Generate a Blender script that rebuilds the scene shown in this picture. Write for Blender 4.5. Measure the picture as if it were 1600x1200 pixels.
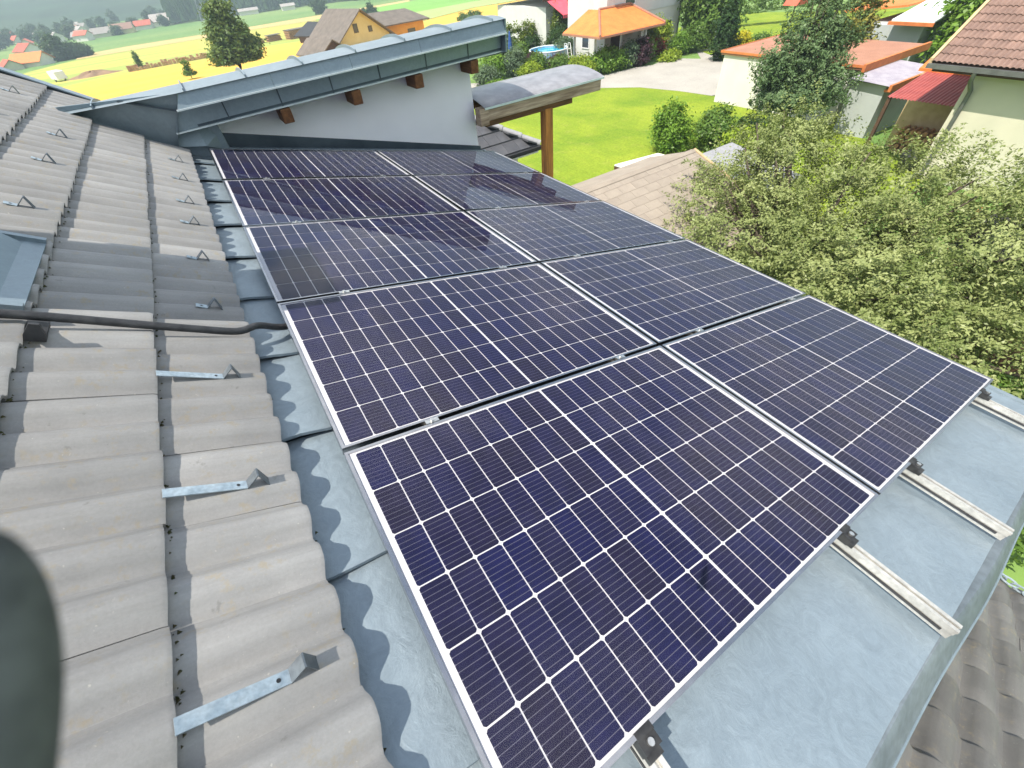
import bpy, bmesh, math, random
import numpy as np
from mathutils import Matrix, Vector

for o in list(bpy.data.objects):
    bpy.data.objects.remove(o)
scene = bpy.context.scene
col = scene.collection
R = math.radians
rnd = random.Random(7)

# ------------------------------------------------------------------ camera
CAM_Z = 8.0
cam_d = bpy.data.cameras.new('camera')
cam_d.sensor_width = 36.0
cam_d.lens = 14.665
cam_d.clip_start = 0.01
cam_d.clip_end = 12000
cam_d.dof.use_dof = True
cam_d.dof.focus_distance = 2.7
cam_d.dof.aperture_fstop = 6.5
cam = bpy.data.objects.new('camera', cam_d)
col.objects.link(cam)
cam.matrix_world = Matrix(((0.83355748, 0.4442057, -0.32842537, 0),
                           (-0.5466144, 0.57713922, -0.60673142, 0),
                           (-0.07996639, 0.68526755, 0.72388795, CAM_Z),
                           (0, 0, 0, 1)))
scene.camera = cam

# ------------------------------------------------------------------ sky, sun, exposure
SUN_EL = 61.0
SUN_DIR = Vector((-math.cos(R(SUN_EL)), -0.045, math.sin(R(SUN_EL)))).normalized()   # towards the sun
world = bpy.data.worlds.new('World')
scene.world = world
world.use_nodes = True
wn = world.node_tree.nodes
wl = world.node_tree.links
wn.clear()
sky = wn.new('ShaderNodeTexSky')
sky.sky_type = 'NISHITA'
sky.sun_disc = False
sky.sun_elevation = R(SUN_EL)
sky.sun_rotation = R(-90)
sky.altitude = 500
sky.air_density = 1.0
sky.dust_density = 1.6
sky.ozone_density = 1.0
bg = wn.new('ShaderNodeBackground')
bg.inputs['Strength'].default_value = 0.105
wo = wn.new('ShaderNodeOutputWorld')
# broken veil of fair-weather cloud over the whole sky
tc = wn.new('ShaderNodeTexCoord')
sp = wn.new('ShaderNodeSeparateXYZ')
wl.new(tc.outputs['Generated'], sp.inputs[0])
mz = wn.new('ShaderNodeMath'); mz.operation = 'ADD'; mz.inputs[1].default_value = 0.25
mx_ = wn.new('ShaderNodeMath'); mx_.operation = 'MAXIMUM'; mx_.inputs[1].default_value = 0.0
wl.new(sp.outputs['Z'], mx_.inputs[0])
wl.new(mx_.outputs[0], mz.inputs[0])
dvd = wn.new('ShaderNodeVectorMath'); dvd.operation = 'DIVIDE'
wl.new(tc.outputs['Generated'], dvd.inputs[0])
wl.new(mz.outputs[0], dvd.inputs[1])
cn = wn.new('ShaderNodeTexNoise')
cn.inputs['Scale'].default_value = 1.6
cn.inputs['Detail'].default_value = 7
cn.inputs['Roughness'].default_value = 0.58
wl.new(dvd.outputs[0], cn.inputs['Vector'])
crr = wn.new('ShaderNodeValToRGB')
crr.color_ramp.elements[0].position = 0.44
crr.color_ramp.elements[1].position = 0.58
wl.new(cn.outputs['Fac'], crr.inputs[0])
cm = wn.new('ShaderNodeMix'); cm.data_type = 'RGBA'
cm.inputs[7].default_value = (8.4, 8.3, 8.3, 1)
wl.new(crr.outputs[0], cm.inputs[0])
wl.new(sky.outputs[0], cm.inputs[6])
wl.new(cm.outputs[2], bg.inputs[0])
wl.new(bg.outputs[0], wo.inputs[0])

sun_d = bpy.data.lights.new('sun', 'SUN')
sun_d.energy = 4.1
sun_d.angle = R(0.53)
sun_d.color = (1.0, 0.93, 0.82)
sun = bpy.data.objects.new('sun', sun_d)
col.objects.link(sun)
sun.rotation_euler = (-SUN_DIR).to_track_quat('-Z', 'Y').to_euler()

vs = scene.view_settings
vs.view_transform = 'Standard'
vs.look = 'None'
vs.exposure = 1.2
vs.gamma = 1.0
vs.use_curve_mapping = False
scene.cycles.max_bounces = 8
scene.cycles.transparent_max_bounces = 12
scene.cycles.volume_bounces = 0
scene.cycles.caustics_reflective = False
scene.cycles.caustics_refractive = False

# ------------------------------------------------------------------ materials
MATS = {}

def ramp(nt, fac, c1, c2, p0=0.35, p1=0.65):
    r = nt.nodes.new('ShaderNodeValToRGB')
    r.color_ramp.elements[0].position = p0
    r.color_ramp.elements[1].position = p1
    r.color_ramp.elements[0].color = (*c1, 1)
    r.color_ramp.elements[1].color = (*c2, 1)
    nt.links.new(fac, r.inputs[0])
    return r.outputs[0]

def mixc(nt, fac, a, b, mode='MIX'):
    m = nt.nodes.new('ShaderNodeMix')
    m.data_type = 'RGBA'
    m.blend_type = mode
    for k, v in ((0, fac), (6, a), (7, b)):
        if hasattr(v, 'is_linked') or isinstance(v, bpy.types.NodeSocket):
            nt.links.new(v, m.inputs[k])
        elif k == 0:
            m.inputs[0].default_value = v
        else:
            m.inputs[k].default_value = (*v, 1)
    return m.outputs[2]

def math_n(nt, op, a, b=0.0, c=0.0):
    m = nt.nodes.new('ShaderNodeMath')
    m.operation = op
    for k, v in enumerate((a, b, c)):
        if isinstance(v, bpy.types.NodeSocket):
            nt.links.new(v, m.inputs[k])
        else:
            m.inputs[k].default_value = v
    return m.outputs[0]

def noise(nt, vec, scale, detail=5, rough=0.55, dist=0.0):
    n = nt.nodes.new('ShaderNodeTexNoise')
    n.inputs['Scale'].default_value = scale
    n.inputs['Detail'].default_value = detail
    n.inputs['Roughness'].default_value = rough
    n.inputs['Distortion'].default_value = dist
    nt.links.new(vec, n.inputs['Vector'])
    return n.outputs['Fac']

def coords(nt, world_space=False, stretch=None, rand=True):
    if world_space:
        g = nt.nodes.new('ShaderNodeNewGeometry')
        v = g.outputs['Position']
    else:
        t = nt.nodes.new('ShaderNodeTexCoord')
        v = t.outputs['Object']
        if rand:
            oi = nt.nodes.new('ShaderNodeObjectInfo')
            s = math_n(nt, 'MULTIPLY', oi.outputs['Random'], 37.0)
            a = nt.nodes.new('ShaderNodeVectorMath')
            a.operation = 'ADD'
            nt.links.new(v, a.inputs[0])
            nt.links.new(s, a.inputs[1])
            v = a.outputs[0]
    if stretch:
        m = nt.nodes.new('ShaderNodeVectorMath')
        m.operation = 'MULTIPLY'
        nt.links.new(v, m.inputs[0])
        m.inputs[1].default_value = stretch
        v = m.outputs[0]
    return v

def new_mat(name):
    m = bpy.data.materials.new(name)
    m.use_nodes = True
    nt = m.node_tree
    p = nt.nodes['Principled BSDF']
    MATS[name] = m
    return m, nt, p

def bump(nt, p, h, strength, dist=0.01):
    b = nt.nodes.new('ShaderNodeBump')
    b.inputs['Strength'].default_value = strength
    b.inputs['Distance'].default_value = dist
    nt.links.new(h, b.inputs['Height'])
    nt.links.new(b.outputs[0], p.inputs['Normal'])

def mat(name, c1, c2=None, scale=6, rough=0.7, metal=0.0, bstr=0.0, bscale=40, bdist=0.01,
        ws=False, stretch=None, rvar=0.0, spec=0.4, p0=0.35, p1=0.65, fine=None, rough_var=0.0):
    """general surface: two tones mixed by noise, optional finer speckle, object-random value, bump"""
    m, nt, p = new_mat(name)
    v = coords(nt, ws, stretch)
    c2 = c2 or tuple(x * 0.8 for x in c1)
    f = noise(nt, v, scale)
    c = ramp(nt, f, c1, c2, p0, p1)
    if fine:
        f2 = noise(nt, v, fine[0], 3)
        k = ramp(nt, f2, (1 - fine[1],) * 3, (1 + fine[1],) * 3, 0.35, 0.65)
        c = mixc(nt, 1.0, c, k, 'MULTIPLY')
    if rvar:
        oi = nt.nodes.new('ShaderNodeObjectInfo')
        hv = nt.nodes.new('ShaderNodeHueSaturation')
        nt.links.new(c, hv.inputs['Color'])
        nt.links.new(math_n(nt, 'MULTIPLY_ADD', oi.outputs['Random'], 2 * rvar, 1 - rvar), hv.inputs['Value'])
        c = hv.outputs[0]
    nt.links.new(c, p.inputs['Base Color'])
    p.inputs['Roughness'].default_value = rough
    if rough_var:
        nt.links.new(math_n(nt, 'MULTIPLY_ADD', f, rough_var * 2, rough - rough_var), p.inputs['Roughness'])
    p.inputs['Metallic'].default_value = metal
    p.inputs['Specular IOR Level'].default_value = spec
    if bstr:
        bump(nt, p, noise(nt, v, bscale, 4), bstr, bdist)
    return m

def leaf_mat(name, c1, c2, trans=0.3, gloss=0.015):
    m, nt, p = new_mat(name)
    nt.nodes.remove(p)
    out = nt.nodes['Material Output']
    a = nt.nodes.new('ShaderNodeAttribute')
    a.attribute_name = 'tint'
    c = ramp(nt, a.outputs['Fac'], c1, c2, 0.0, 1.0)
    d = nt.nodes.new('ShaderNodeBsdfDiffuse')
    t = nt.nodes.new('ShaderNodeBsdfTranslucent')
    g = nt.nodes.new('ShaderNodeBsdfGlossy')
    g.inputs['Roughness'].default_value = 0.4
    nt.links.new(c, d.inputs[0])
    lt = mixc(nt, 0.5, c, (0.25, 0.32, 0.03))
    nt.links.new(lt, t.inputs[0])
    m1 = nt.nodes.new('ShaderNodeMixShader')
    m1.inputs[0].default_value = trans
    nt.links.new(d.outputs[0], m1.inputs[1])
    nt.links.new(t.outputs[0], m1.inputs[2])
    m2 = nt.nodes.new('ShaderNodeMixShader')
    m2.inputs[0].default_value = gloss
    nt.links.new(m1.outputs[0], m2.inputs[1])
    nt.links.new(g.outputs[0], m2.inputs[2])
    nt.links.new(m2.outputs[0], out.inputs['Surface'])
    return m

# -- roof tile: weathered grey concrete with darker blotches, lichen specks and dirt
def tile_material(name, base, dark):
    m, nt, p = new_mat(name)
    v = coords(nt)
    big = noise(nt, v, 3.2, 5, 0.6)
    c = ramp(nt, big, base, dark, 0.30, 0.75)
    sp = noise(nt, v, 130, 3, 0.7)
    c = mixc(nt, 1.0, c, ramp(nt, sp, (0.94,) * 3, (1.05,) * 3, 0.3, 0.7), 'MULTIPLY')
    streak = noise(nt, coords(nt, stretch=(0.5, 7.0, 1.0)), 5.0, 6, 0.65)
    c = mixc(nt, 1.0, c, ramp(nt, streak, (0.90, 0.895, 0.885), (1.05, 1.05, 1.05), 0.30, 0.66), 'MULTIPLY')
    li = noise(nt, v, 26, 6, 0.7)
    li2 = noise(nt, v, 5, 2)
    lf = math_n(nt, 'MULTIPLY', ramp(nt, li, (0, 0, 0), (1, 1, 1), 0.54, 0.64), ramp(nt, li2, (0, 0, 0), (1, 1, 1), 0.42, 0.58))
    c = mixc(nt, math_n(nt, 'MULTIPLY', lf, 0.55), c, (0.30, 0.25, 0.165))
    wh_ = noise(nt, v, 75, 3, 0.6)
    c = mixc(nt, math_n(nt, 'MULTIPLY', ramp(nt, wh_, (0, 0, 0), (1, 1, 1), 0.70, 0.74), 0.5), c, (0.52, 0.50, 0.43))
    ch_ = noise(nt, v, 17, 4, 0.7)
    c = mixc(nt, math_n(nt, 'MULTIPLY', ramp(nt, ch_, (0, 0, 0), (1, 1, 1), 0.66, 0.72), 0.4), c, (0.13, 0.125, 0.115))
    oi = nt.nodes.new('ShaderNodeObjectInfo')
    hv = nt.nodes.new('ShaderNodeHueSaturation')
    nt.links.new(c, hv.inputs['Color'])
    nt.links.new(math_n(nt, 'MULTIPLY_ADD', oi.outputs['Random'], 0.26, 0.87), hv.inputs['Value'])
    nt.links.new(hv.outputs[0], p.inputs['Base Color'])
    p.inputs['Roughness'].default_value = 0.72
    p.inputs['Specular IOR Level'].default_value = 0.35
    bump(nt, p, math_n(nt, 'ADD', noise(nt, v, 160, 3, 0.7), math_n(nt, 'MULTIPLY', big, 2.0)), 0.16, 0.003)
    return m
tile_material('concrete_tile', (0.318, 0.313, 0.306), (0.232, 0.230, 0.227))

tile_material('shaded_tile', (0.205, 0.198, 0.188), (0.135, 0.132, 0.128))  # same concrete tile; shade on the lower slope put into darker tones

# -- pre-weathered sheet metal, scuffed and slightly dented
def zinc(name, c1, c2, rough, bs=0.25):
    m, nt, p = new_mat(name)
    v = coords(nt, rand=False)
    big = noise(nt, v, 2.4, 6, 0.62, 0.4)
    c = ramp(nt, big, c1, c2, 0.32, 0.70)
    sc = noise(nt, v, 11, 7, 0.72, 2.2)
    c = mixc(nt, 1.0, c, ramp(nt, sc, (0.92,) * 3, (1.07,) * 3, 0.38, 0.64), 'MULTIPLY')
    w = nt.nodes.new('ShaderNodeTexVoronoi')
    w.feature = 'DISTANCE_TO_EDGE'
    w.inputs['Scale'].default_value = 9
    dv = nt.nodes.new('ShaderNodeVectorMath')
    dv.operation = 'ADD'
    nn = nt.nodes.new('ShaderNodeTexNoise')
    nn.inputs['Scale'].default_value = 6
    nt.links.new(v, nn.inputs['Vector'])
    nt.links.new(v, dv.inputs[0])
    nt.links.new(nn.outputs['Color'], dv.inputs[1])
    nt.links.new(dv.outputs[0], w.inputs['Vector'])
    scr = ramp(nt, w.outputs[0], (1, 1, 1), (0, 0, 0), 0.0, 0.03)
    c = mixc(nt, math_n(nt, 'MULTIPLY', scr, 0.18), c, tuple(min(1, x * 1.5) for x in c1))
    nt.links.new(c, p.inputs['Base Color'])
    p.inputs['Metallic'].default_value = 0.35
    nt.links.new(math_n(nt, 'MULTIPLY_ADD', sc, 0.25, rough - 0.12), p.inputs['Roughness'])
    h = math_n(nt, 'ADD', math_n(nt, 'MULTIPLY', big, 1.5), math_n(nt, 'MULTIPLY', sc, 0.35))
    bump(nt, p, h, bs, 0.02)
    return m
zinc('zinc_sheet', (0.205, 0.258, 0.298), (0.255, 0.312, 0.352), 0.46, 0.42)
zinc('fascia_metal', (0.20, 0.255, 0.295), (0.235, 0.295, 0.335), 0.42, 0.06)
zinc('annex_roof_metal', (0.20, 0.25, 0.28), (0.25, 0.30, 0.33), 0.5, 0.08)
mat('shaded_edge_metal', (0.105, 0.130, 0.150), (0.150, 0.180, 0.200), 3, 0.6, 0.0, fine=(30, 0.12))  # near edge sheet, shade on its fold painted in as darker metal
mat('dark_flashing', (0.045, 0.062, 0.08), (0.075, 0.098, 0.118), 3, 0.4, 0.4)
mat('drip_edge', (0.52, 0.58, 0.60), (0.60, 0.66, 0.68), 8, 0.4, 0.2)
mat('galvanised', (0.30, 0.37, 0.42), (0.42, 0.49, 0.53), 26, 0.42, 0.5, rvar=0.08, fine=(90, 0.12))
mat('shaded_steel', (0.20, 0.23, 0.255), (0.13, 0.15, 0.17), 40, 0.42, 0.55, rvar=0.1)  # hook brackets: shadow side put into a darker metal colour
mat('aluminium_frame', (0.40, 0.40, 0.42), (0.34, 0.34, 0.36), 20, 0.24, 1.0)
mat('aluminium_rail', (0.60, 0.585, 0.54), (0.46, 0.45, 0.42), 7, 0.4, 0.45, fine=(60, 0.12))
mat('rail_groove', (0.05, 0.05, 0.055), (0.08, 0.08, 0.08), 30, 0.5, 0.5)
mat('clamp_black', (0.02, 0.02, 0.022), (0.05, 0.05, 0.05), 30, 0.4, 0.3)
mat('bolt_steel', (0.6, 0.6, 0.58), (0.45, 0.45, 0.45), 60, 0.28, 0.9)
mat('conduit_black', (0.022, 0.023, 0.026), (0.045, 0.045, 0.048), 30, 0.5, bstr=0.3, bscale=220, bdist=0.003)
mat('moss', (0.035, 0.05, 0.012), (0.07, 0.055, 0.03), 60, 0.95)
mat('backsheet', (0.66, 0.66, 0.70), (0.62, 0.62, 0.66), 8, 0.45)

def cell_material():
    m, nt, p = new_mat('solar_cell')
    t = nt.nodes.new('ShaderNodeTexCoord')
    s = nt.nodes.new('ShaderNodeSeparateXYZ')
    nt.links.new(t.outputs['Object'], s.inputs[0])
    y = math_n(nt, 'MULTIPLY_ADD', s.outputs['Y'], 1 / 0.0181, 0.5)
    fy = math_n(nt, 'ABSOLUTE', math_n(nt, 'SUBTRACT', math_n(nt, 'FRACT', y), 0.5))
    ax = math_n(nt, 'ABSOLUTE', s.outputs['X'])
    wid = math_n(nt, 'MULTIPLY_ADD', math_n(nt, 'GREATER_THAN', ax, 0.0405), 0.055, 0.034)
    line = math_n(nt, 'LESS_THAN', fy, wid)
    oi = nt.nodes.new('ShaderNodeObjectInfo')
    rr = nt.nodes.new('ShaderNodeValToRGB')
    cr = rr.color_ramp
    cr.elements[0].color = (0.007, 0.008, 0.050, 1)
    cr.elements[1].color = (0.011, 0.009, 0.032, 1)
    e = cr.elements.new(0.4); e.color = (0.009, 0.009, 0.042, 1)
    e = cr.elements.new(0.75); e.color = (0.010, 0.009, 0.038, 1)
    nt.links.new(oi.outputs['Random'], rr.inputs[0])
    v = coords(nt)
    c = mixc(nt, 1.0, rr.outputs[0], ramp(nt, noise(nt, v, 14, 3), (0.85,) * 3, (1.2,) * 3), 'MULTIPLY')
    c = mixc(nt, line, c, (0.13, 0.13, 0.18))
    nt.links.new(c, p.inputs['Base Color'])
    p.inputs['Roughness'].default_value = 0.4
    p.inputs['Specular IOR Level'].default_value = 0.12
    return m
cell_material()

def glass_material(name, ior, rough, tint=(1, 1, 1)):
    m, nt, p = new_mat(name)
    nt.nodes.remove(p)
    out = nt.nodes['Material Output']
    f = nt.nodes.new('ShaderNodeFresnel')
    f.inputs['IOR'].default_value = ior
    tr = nt.nodes.new('ShaderNodeBsdfTransparent')
    tr.inputs[0].default_value = (*tint, 1)
    g = nt.nodes.new('ShaderNodeBsdfGlossy')
    g.inputs['Roughness'].default_value = rough
    mx = nt.nodes.new('ShaderNodeMixShader')
    nt.links.new(f.outputs[0], mx.inputs[0])
    nt.links.new(tr.outputs[0], mx.inputs[1])
    nt.links.new(g.outputs[0], mx.inputs[2])
    v = coords(nt)
    du = nt.nodes.new('ShaderNodeBsdfDiffuse')
    du.inputs[0].default_value = (0.62, 0.58, 0.52, 1)
    dm = nt.nodes.new('ShaderNodeMixShader')
    df = math_n(nt, 'MULTIPLY', ramp(nt, noise(nt, coords(nt, stretch=(1.0, 2.6, 1.0)), 2.2, 6, 0.65), (0.15,) * 3, (1, 1, 1), 0.35, 0.75), 0.012)
    spk = ramp(nt, noise(nt, v, 70, 2, 0.5), (0, 0, 0), (1, 1, 1), 0.74, 0.78)
    nt.links.new(math_n(nt, 'ADD', df, math_n(nt, 'MULTIPLY', spk, 0.05)), dm.inputs[0])
    nt.links.new(mx.outputs[0], dm.inputs[1])
    nt.links.new(du.outputs[0], dm.inputs[2])
    nt.links.new(dm.outputs[0], out.inputs['Surface'])
    b = nt.nodes.new('ShaderNodeBump')
    b.inputs['Strength'].default_value = 0.02
    b.inputs['Distance'].default_value = 0.001
    nt.links.new(noise(nt, v, 5, 2), b.inputs['Height'])
    nt.links.new(b.outputs[0], g.inputs['Normal'])
    return m
glass_material('solar_glass', 1.32, 0.022)

def wood(name, c1, c2, axis):
    st = [9, 9, 9]
    st[axis] = 0.7
    return mat(name, c1, c2, 3.0, 0.7, stretch=tuple(st), bstr=0.4, bscale=6, bdist=0.004, fine=(9, 0.18))
wood('rafter_wood', (0.20, 0.085, 0.030), (0.11, 0.045, 0.018), 1)
wood('post_wood', (0.52, 0.215, 0.045), (0.26, 0.105, 0.028), 2)
wood('beam_wood', (0.46, 0.35, 0.25), (0.24, 0.165, 0.11), 0)
wood('beam_brown', (0.17, 0.075, 0.028), (0.10, 0.045, 0.02), 0)
mat('annex_plaster', (0.83, 0.82, 0.84), (0.79, 0.78, 0.80), 2.5, 0.9, bstr=0.25, bscale=180, bdist=0.003)
mat('canopy_sheet', (0.30, 0.295, 0.31), (0.24, 0.235, 0.245), 2.0, 0.3, 0.25, fine=(7, 0.15))
mat('white_render', (0.70, 0.68, 0.61), (0.64, 0.62, 0.56), 1.2, 0.9, bstr=0.15, bscale=60)
mat('cool_render', (0.62, 0.62, 0.60), (0.56, 0.56, 0.55), 1.2, 0.9)
mat('beige_render', (0.58, 0.55, 0.43), (0.52, 0.50, 0.39), 1.0, 0.9, bstr=0.15, bscale=60)
mat('grey_render', (0.44, 0.47, 0.46), (0.38, 0.41, 0.41), 1.0, 0.9)
mat('yellow_render', (0.66, 0.57, 0.30), (0.60, 0.51, 0.26), 1.0, 0.9)
mat('orange_render', (0.68, 0.34, 0.05), (0.60, 0.29, 0.04), 1.0, 0.9)
mat('orange_roof', (0.72, 0.22, 0.055), (0.62, 0.17, 0.04), 1.5, 0.75, fine=(14, 0.12))
mat('terracotta_sheet', (0.37, 0.185, 0.12), (0.31, 0.15, 0.095), 1.2, 0.8, fine=(18, 0.15))
mat('orange_trim', (0.62, 0.20, 0.06), (0.50, 0.15, 0.045), 3, 0.7)
mat('red_sheet', (0.36, 0.085, 0.075), (0.28, 0.06, 0.055), 2, 0.5)
mat('pink_awning', (0.72, 0.10, 0.14), (0.64, 0.08, 0.11), 2, 0.8)
mat('clear_corrugated', (0.28, 0.26, 0.31), (0.36, 0.34, 0.38), 3, 0.3)
mat('brown_tile', (0.235, 0.148, 0.115), (0.175, 0.110, 0.088), 4, 0.75, rvar=0.14, fine=(60, 0.12))
mat('anthracite_tile', (0.060, 0.062, 0.070), (0.085, 0.085, 0.092), 4, 0.55, rvar=0.12)
mat('hip_cap', (0.30, 0.30, 0.31), (0.24, 0.24, 0.25), 8, 0.6)
mat('bitumen_shingle', (0.31, 0.265, 0.215), (0.26, 0.22, 0.18), 1.6, 0.9, bstr=0.3, bscale=90, rvar=0.04, fine=(120, 0.16))
mat('light_board', (0.50, 0.38, 0.22), (0.42, 0.31, 0.17), 4, 0.75)
mat('white_board', (0.80, 0.80, 0.77), (0.72, 0.72, 0.70), 3, 0.6)
mat('brown_timber', (0.10, 0.052, 0.03), (0.065, 0.035, 0.022), 5, 0.8)
mat('far_red_roof', (0.50, 0.115, 0.065), (0.42, 0.09, 0.05), 1, 0.8, rvar=0.15)
mat('far_grey_roof', (0.34, 0.31, 0.28), (0.26, 0.24, 0.22), 1, 0.8, rvar=0.2)
mat('far_brown_roof', (0.30, 0.17, 0.12), (0.22, 0.12, 0.09), 1, 0.8, rvar=0.2)
mat('barn_roof', (0.16, 0.135, 0.115), (0.11, 0.095, 0.08), 1, 0.85)
mat('black_sheet', (0.015, 0.016, 0.018), (0.03, 0.03, 0.032), 2, 0.6)
mat('dark_brown_sheet', (0.035, 0.028, 0.026), (0.055, 0.045, 0.04), 2, 0.6)
mat('window_glass', (0.035, 0.045, 0.055), (0.06, 0.07, 0.085), 1, 0.08, spec=0.7)
mat('white_paint', (0.80, 0.80, 0.80), (0.72, 0.72, 0.72), 4, 0.5)
mat('grey_pipe', (0.16, 0.165, 0.16), (0.12, 0.125, 0.12), 5, 0.4, 0.3)
mat('white_metal_roof', (0.75, 0.80, 0.80), (0.68, 0.73, 0.73), 1.5, 0.35)
mat('log_wood', (0.48, 0.27, 0.13), (0.30, 0.16, 0.08), 4, 0.85, fine=(9, 0.3))
mat('sawn_wood', (0.55, 0.33, 0.16), (0.34, 0.19, 0.10), 0.6, 0.85, fine=(6, 0.35))
mat('dry_earth', (0.30, 0.19, 0.115), (0.20, 0.13, 0.08), 0.5, 0.95, bstr=0.5, bscale=2, bdist=0.3)
mat('pool_water', (0.01, 0.36, 0.55), (0.008, 0.30, 0.48), 2, 0.12, bstr=0.1, bscale=6)
mat('pool_wall', (0.15, 0.33, 0.52), (0.45, 0.5, 0.55), 3, 0.5)
mat('umbrella_blue', (0.02, 0.06, 0.22), (0.03, 0.09, 0.30), 4, 0.8)
mat('terracotta_pot', (0.45, 0.17, 0.08), (0.36, 0.13, 0.06), 6, 0.8)
mat('steel_lattice', (0.25, 0.27, 0.27), (0.2, 0.22, 0.22), 2, 0.5, 0.4)
mat('bark', (0.12, 0.095, 0.07), (0.065, 0.05, 0.038), 9, 0.95, stretch=(1, 1, 0.25), bstr=0.7, bscale=14, bdist=0.03)
mat('glove_fabric', (0.06, 0.065, 0.067), (0.12, 0.128, 0.13), 110, 0.9)
# ground covers
mat('meadow', (0.10, 0.205, 0.040), (0.18, 0.265, 0.065), 0.012, 0.95, ws=True, fine=(0.6, 0.2))
def lawn_material():
    m, nt, p = new_mat('lawn_grass')
    v = coords(nt, True)
    c = ramp(nt, noise(nt, v, 0.28, 5, 0.6, 0.6), (0.245, 0.310, 0.030), (0.150, 0.235, 0.022), 0.36, 0.66)
    c = mixc(nt, math_n(nt, 'MULTIPLY', ramp(nt, noise(nt, v, 1.1, 5, 0.65), (0, 0, 0), (1, 1, 1), 0.56, 0.70), 0.45), c, (0.30, 0.30, 0.07))
    c = mixc(nt, math_n(nt, 'MULTIPLY', ramp(nt, noise(nt, v, 2.6, 4), (0, 0, 0), (1, 1, 1), 0.60, 0.68), 0.35), c, (0.10, 0.19, 0.02))
    st = nt.nodes.new('ShaderNodeTexWave')
    st.inputs['Scale'].default_value = 0.55
    st.inputs['Distortion'].default_value = 1.2
    nt.links.new(v, st.inputs['Vector'])
    c = mixc(nt, 1.0, c, ramp(nt, st.outputs['Fac'], (0.98,) * 3, (1.02,) * 3, 0.3, 0.7), 'MULTIPLY')
    c = mixc(nt, 1.0, c, ramp(nt, noise(nt, v, 9, 4, 0.7), (0.72,) * 3, (1.25,) * 3, 0.3, 0.7), 'MULTIPLY')
    nt.links.new(c, p.inputs['Base Color'])
    p.inputs['Roughness'].default_value = 0.95
    p.inputs['Specular IOR Level'].default_value = 0.1
    bump(nt, p, noise(nt, v, 26, 4, 0.7), 0.7, 0.05)
lawn_material()
mat('driveway_gravel', (0.37, 0.35, 0.31), (0.32, 0.302, 0.268), 0.5, 0.95, ws=True, fine=(14, 0.10))
mat('ripe_wheat', (0.56, 0.345, 0.040), (0.64, 0.40, 0.060), 0.03, 0.95, ws=True, stretch=(1, 3.5, 1), fine=(1.0, 0.10))
mat('green_wheat', (0.46, 0.40, 0.070), (0.27, 0.33, 0.060), 0.05, 0.95, ws=True, stretch=(0.12, 2.4, 1), fine=(0.8, 0.10), p0=0.42, p1=0.58)
mat('stubble_strip', (0.52, 0.37, 0.15), (0.42, 0.34, 0.12), 0.03, 0.95, ws=True, stretch=(0.3, 3, 1))
mat('vivid_meadow', (0.15, 0.34, 0.045), (0.18, 0.38, 0.06), 0.02, 0.95, ws=True, fine=(0.5, 0.06))
mat('pale_meadow', (0.34, 0.44, 0.15), (0.30, 0.40, 0.12), 0.02, 0.95, ws=True, fine=(0.5, 0.06))
mat('mountain_forest', (0.016, 0.040, 0.022), (0.055, 0.095, 0.035), 0.004, 0.95, ws=True, fine=(0.02, 0.35))
mat('soil_under', (0.10, 0.075, 0.045), (0.07, 0.10, 0.03), 0.8, 0.95, ws=True)
# foliage
leaf_mat('apple_leaf', (0.145, 0.190, 0.055), (0.360, 0.400, 0.165))
leaf_mat('walnut_leaf', (0.085, 0.150, 0.060), (0.190, 0.270, 0.125), 0.3, 0.015)
leaf_mat('bright_leaf', (0.085, 0.190, 0.022), (0.21, 0.34, 0.045))
leaf_mat('mid_leaf', (0.060, 0.130, 0.025), (0.15, 0.24, 0.045))
leaf_mat('dark_leaf', (0.015, 0.045, 0.015), (0.050, 0.095, 0.028), 0.2)
leaf_mat('grey_leaf', (0.075, 0.125, 0.070), (0.16, 0.22, 0.13))
leaf_mat('lime_leaf', (0.16, 0.25, 0.02), (0.32, 0.40, 0.04))
leaf_mat('yellow_leaf', (0.38, 0.34, 0.015), (0.60, 0.52, 0.02))
leaf_mat('purple_leaf', (0.030, 0.012, 0.022), (0.075, 0.030, 0.045), 0.15)
leaf_mat('red_leaf', (0.16, 0.028, 0.025), (0.24, 0.06, 0.04), 0.2)
leaf_mat('gold_conifer', (0.10, 0.12, 0.025), (0.28, 0.26, 0.06), 0.2)
leaf_mat('ash_leaf', (0.055, 0.110, 0.028), (0.15, 0.21, 0.06))
leaf_mat('far_leaf', (0.020, 0.050, 0.020), (0.055, 0.10, 0.035), 0.2)
leaf_mat('hedge_leaf', (0.07, 0.12, 0.012), (0.17, 0.21, 0.03))

# ------------------------------------------------------------------ mesh helpers
I4 = Matrix.Identity(4)

def wm(o):
    if o is None:
        return I4
    b = o.matrix_basis
    return (wm(o.parent) @ o.matrix_parent_inverse @ b) if o.parent else b.copy()

def link(name, data, parent=None, M=None):
    """new object whose basis is its world matrix; parents keep it in place"""
    o = bpy.data.objects.new(name, data)
    col.objects.link(o)
    if M is not None:
        o.matrix_basis = M
    if parent is not None:
        o.parent = parent
        o.matrix_parent_inverse = wm(parent).inverted()
    return o

def tag(o, label, cat, group=None):
    o['label'] = label
    o['category'] = cat
    if group:
        o['group'] = group
    return o

def thing(name, label, cat, loc=(0, 0, 0), group=None, M=None):
    o = link(name, None, None, M if M is not None else Matrix.Translation(loc))
    o.empty_display_size = 0.1
    return tag(o, label, cat, group)

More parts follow.
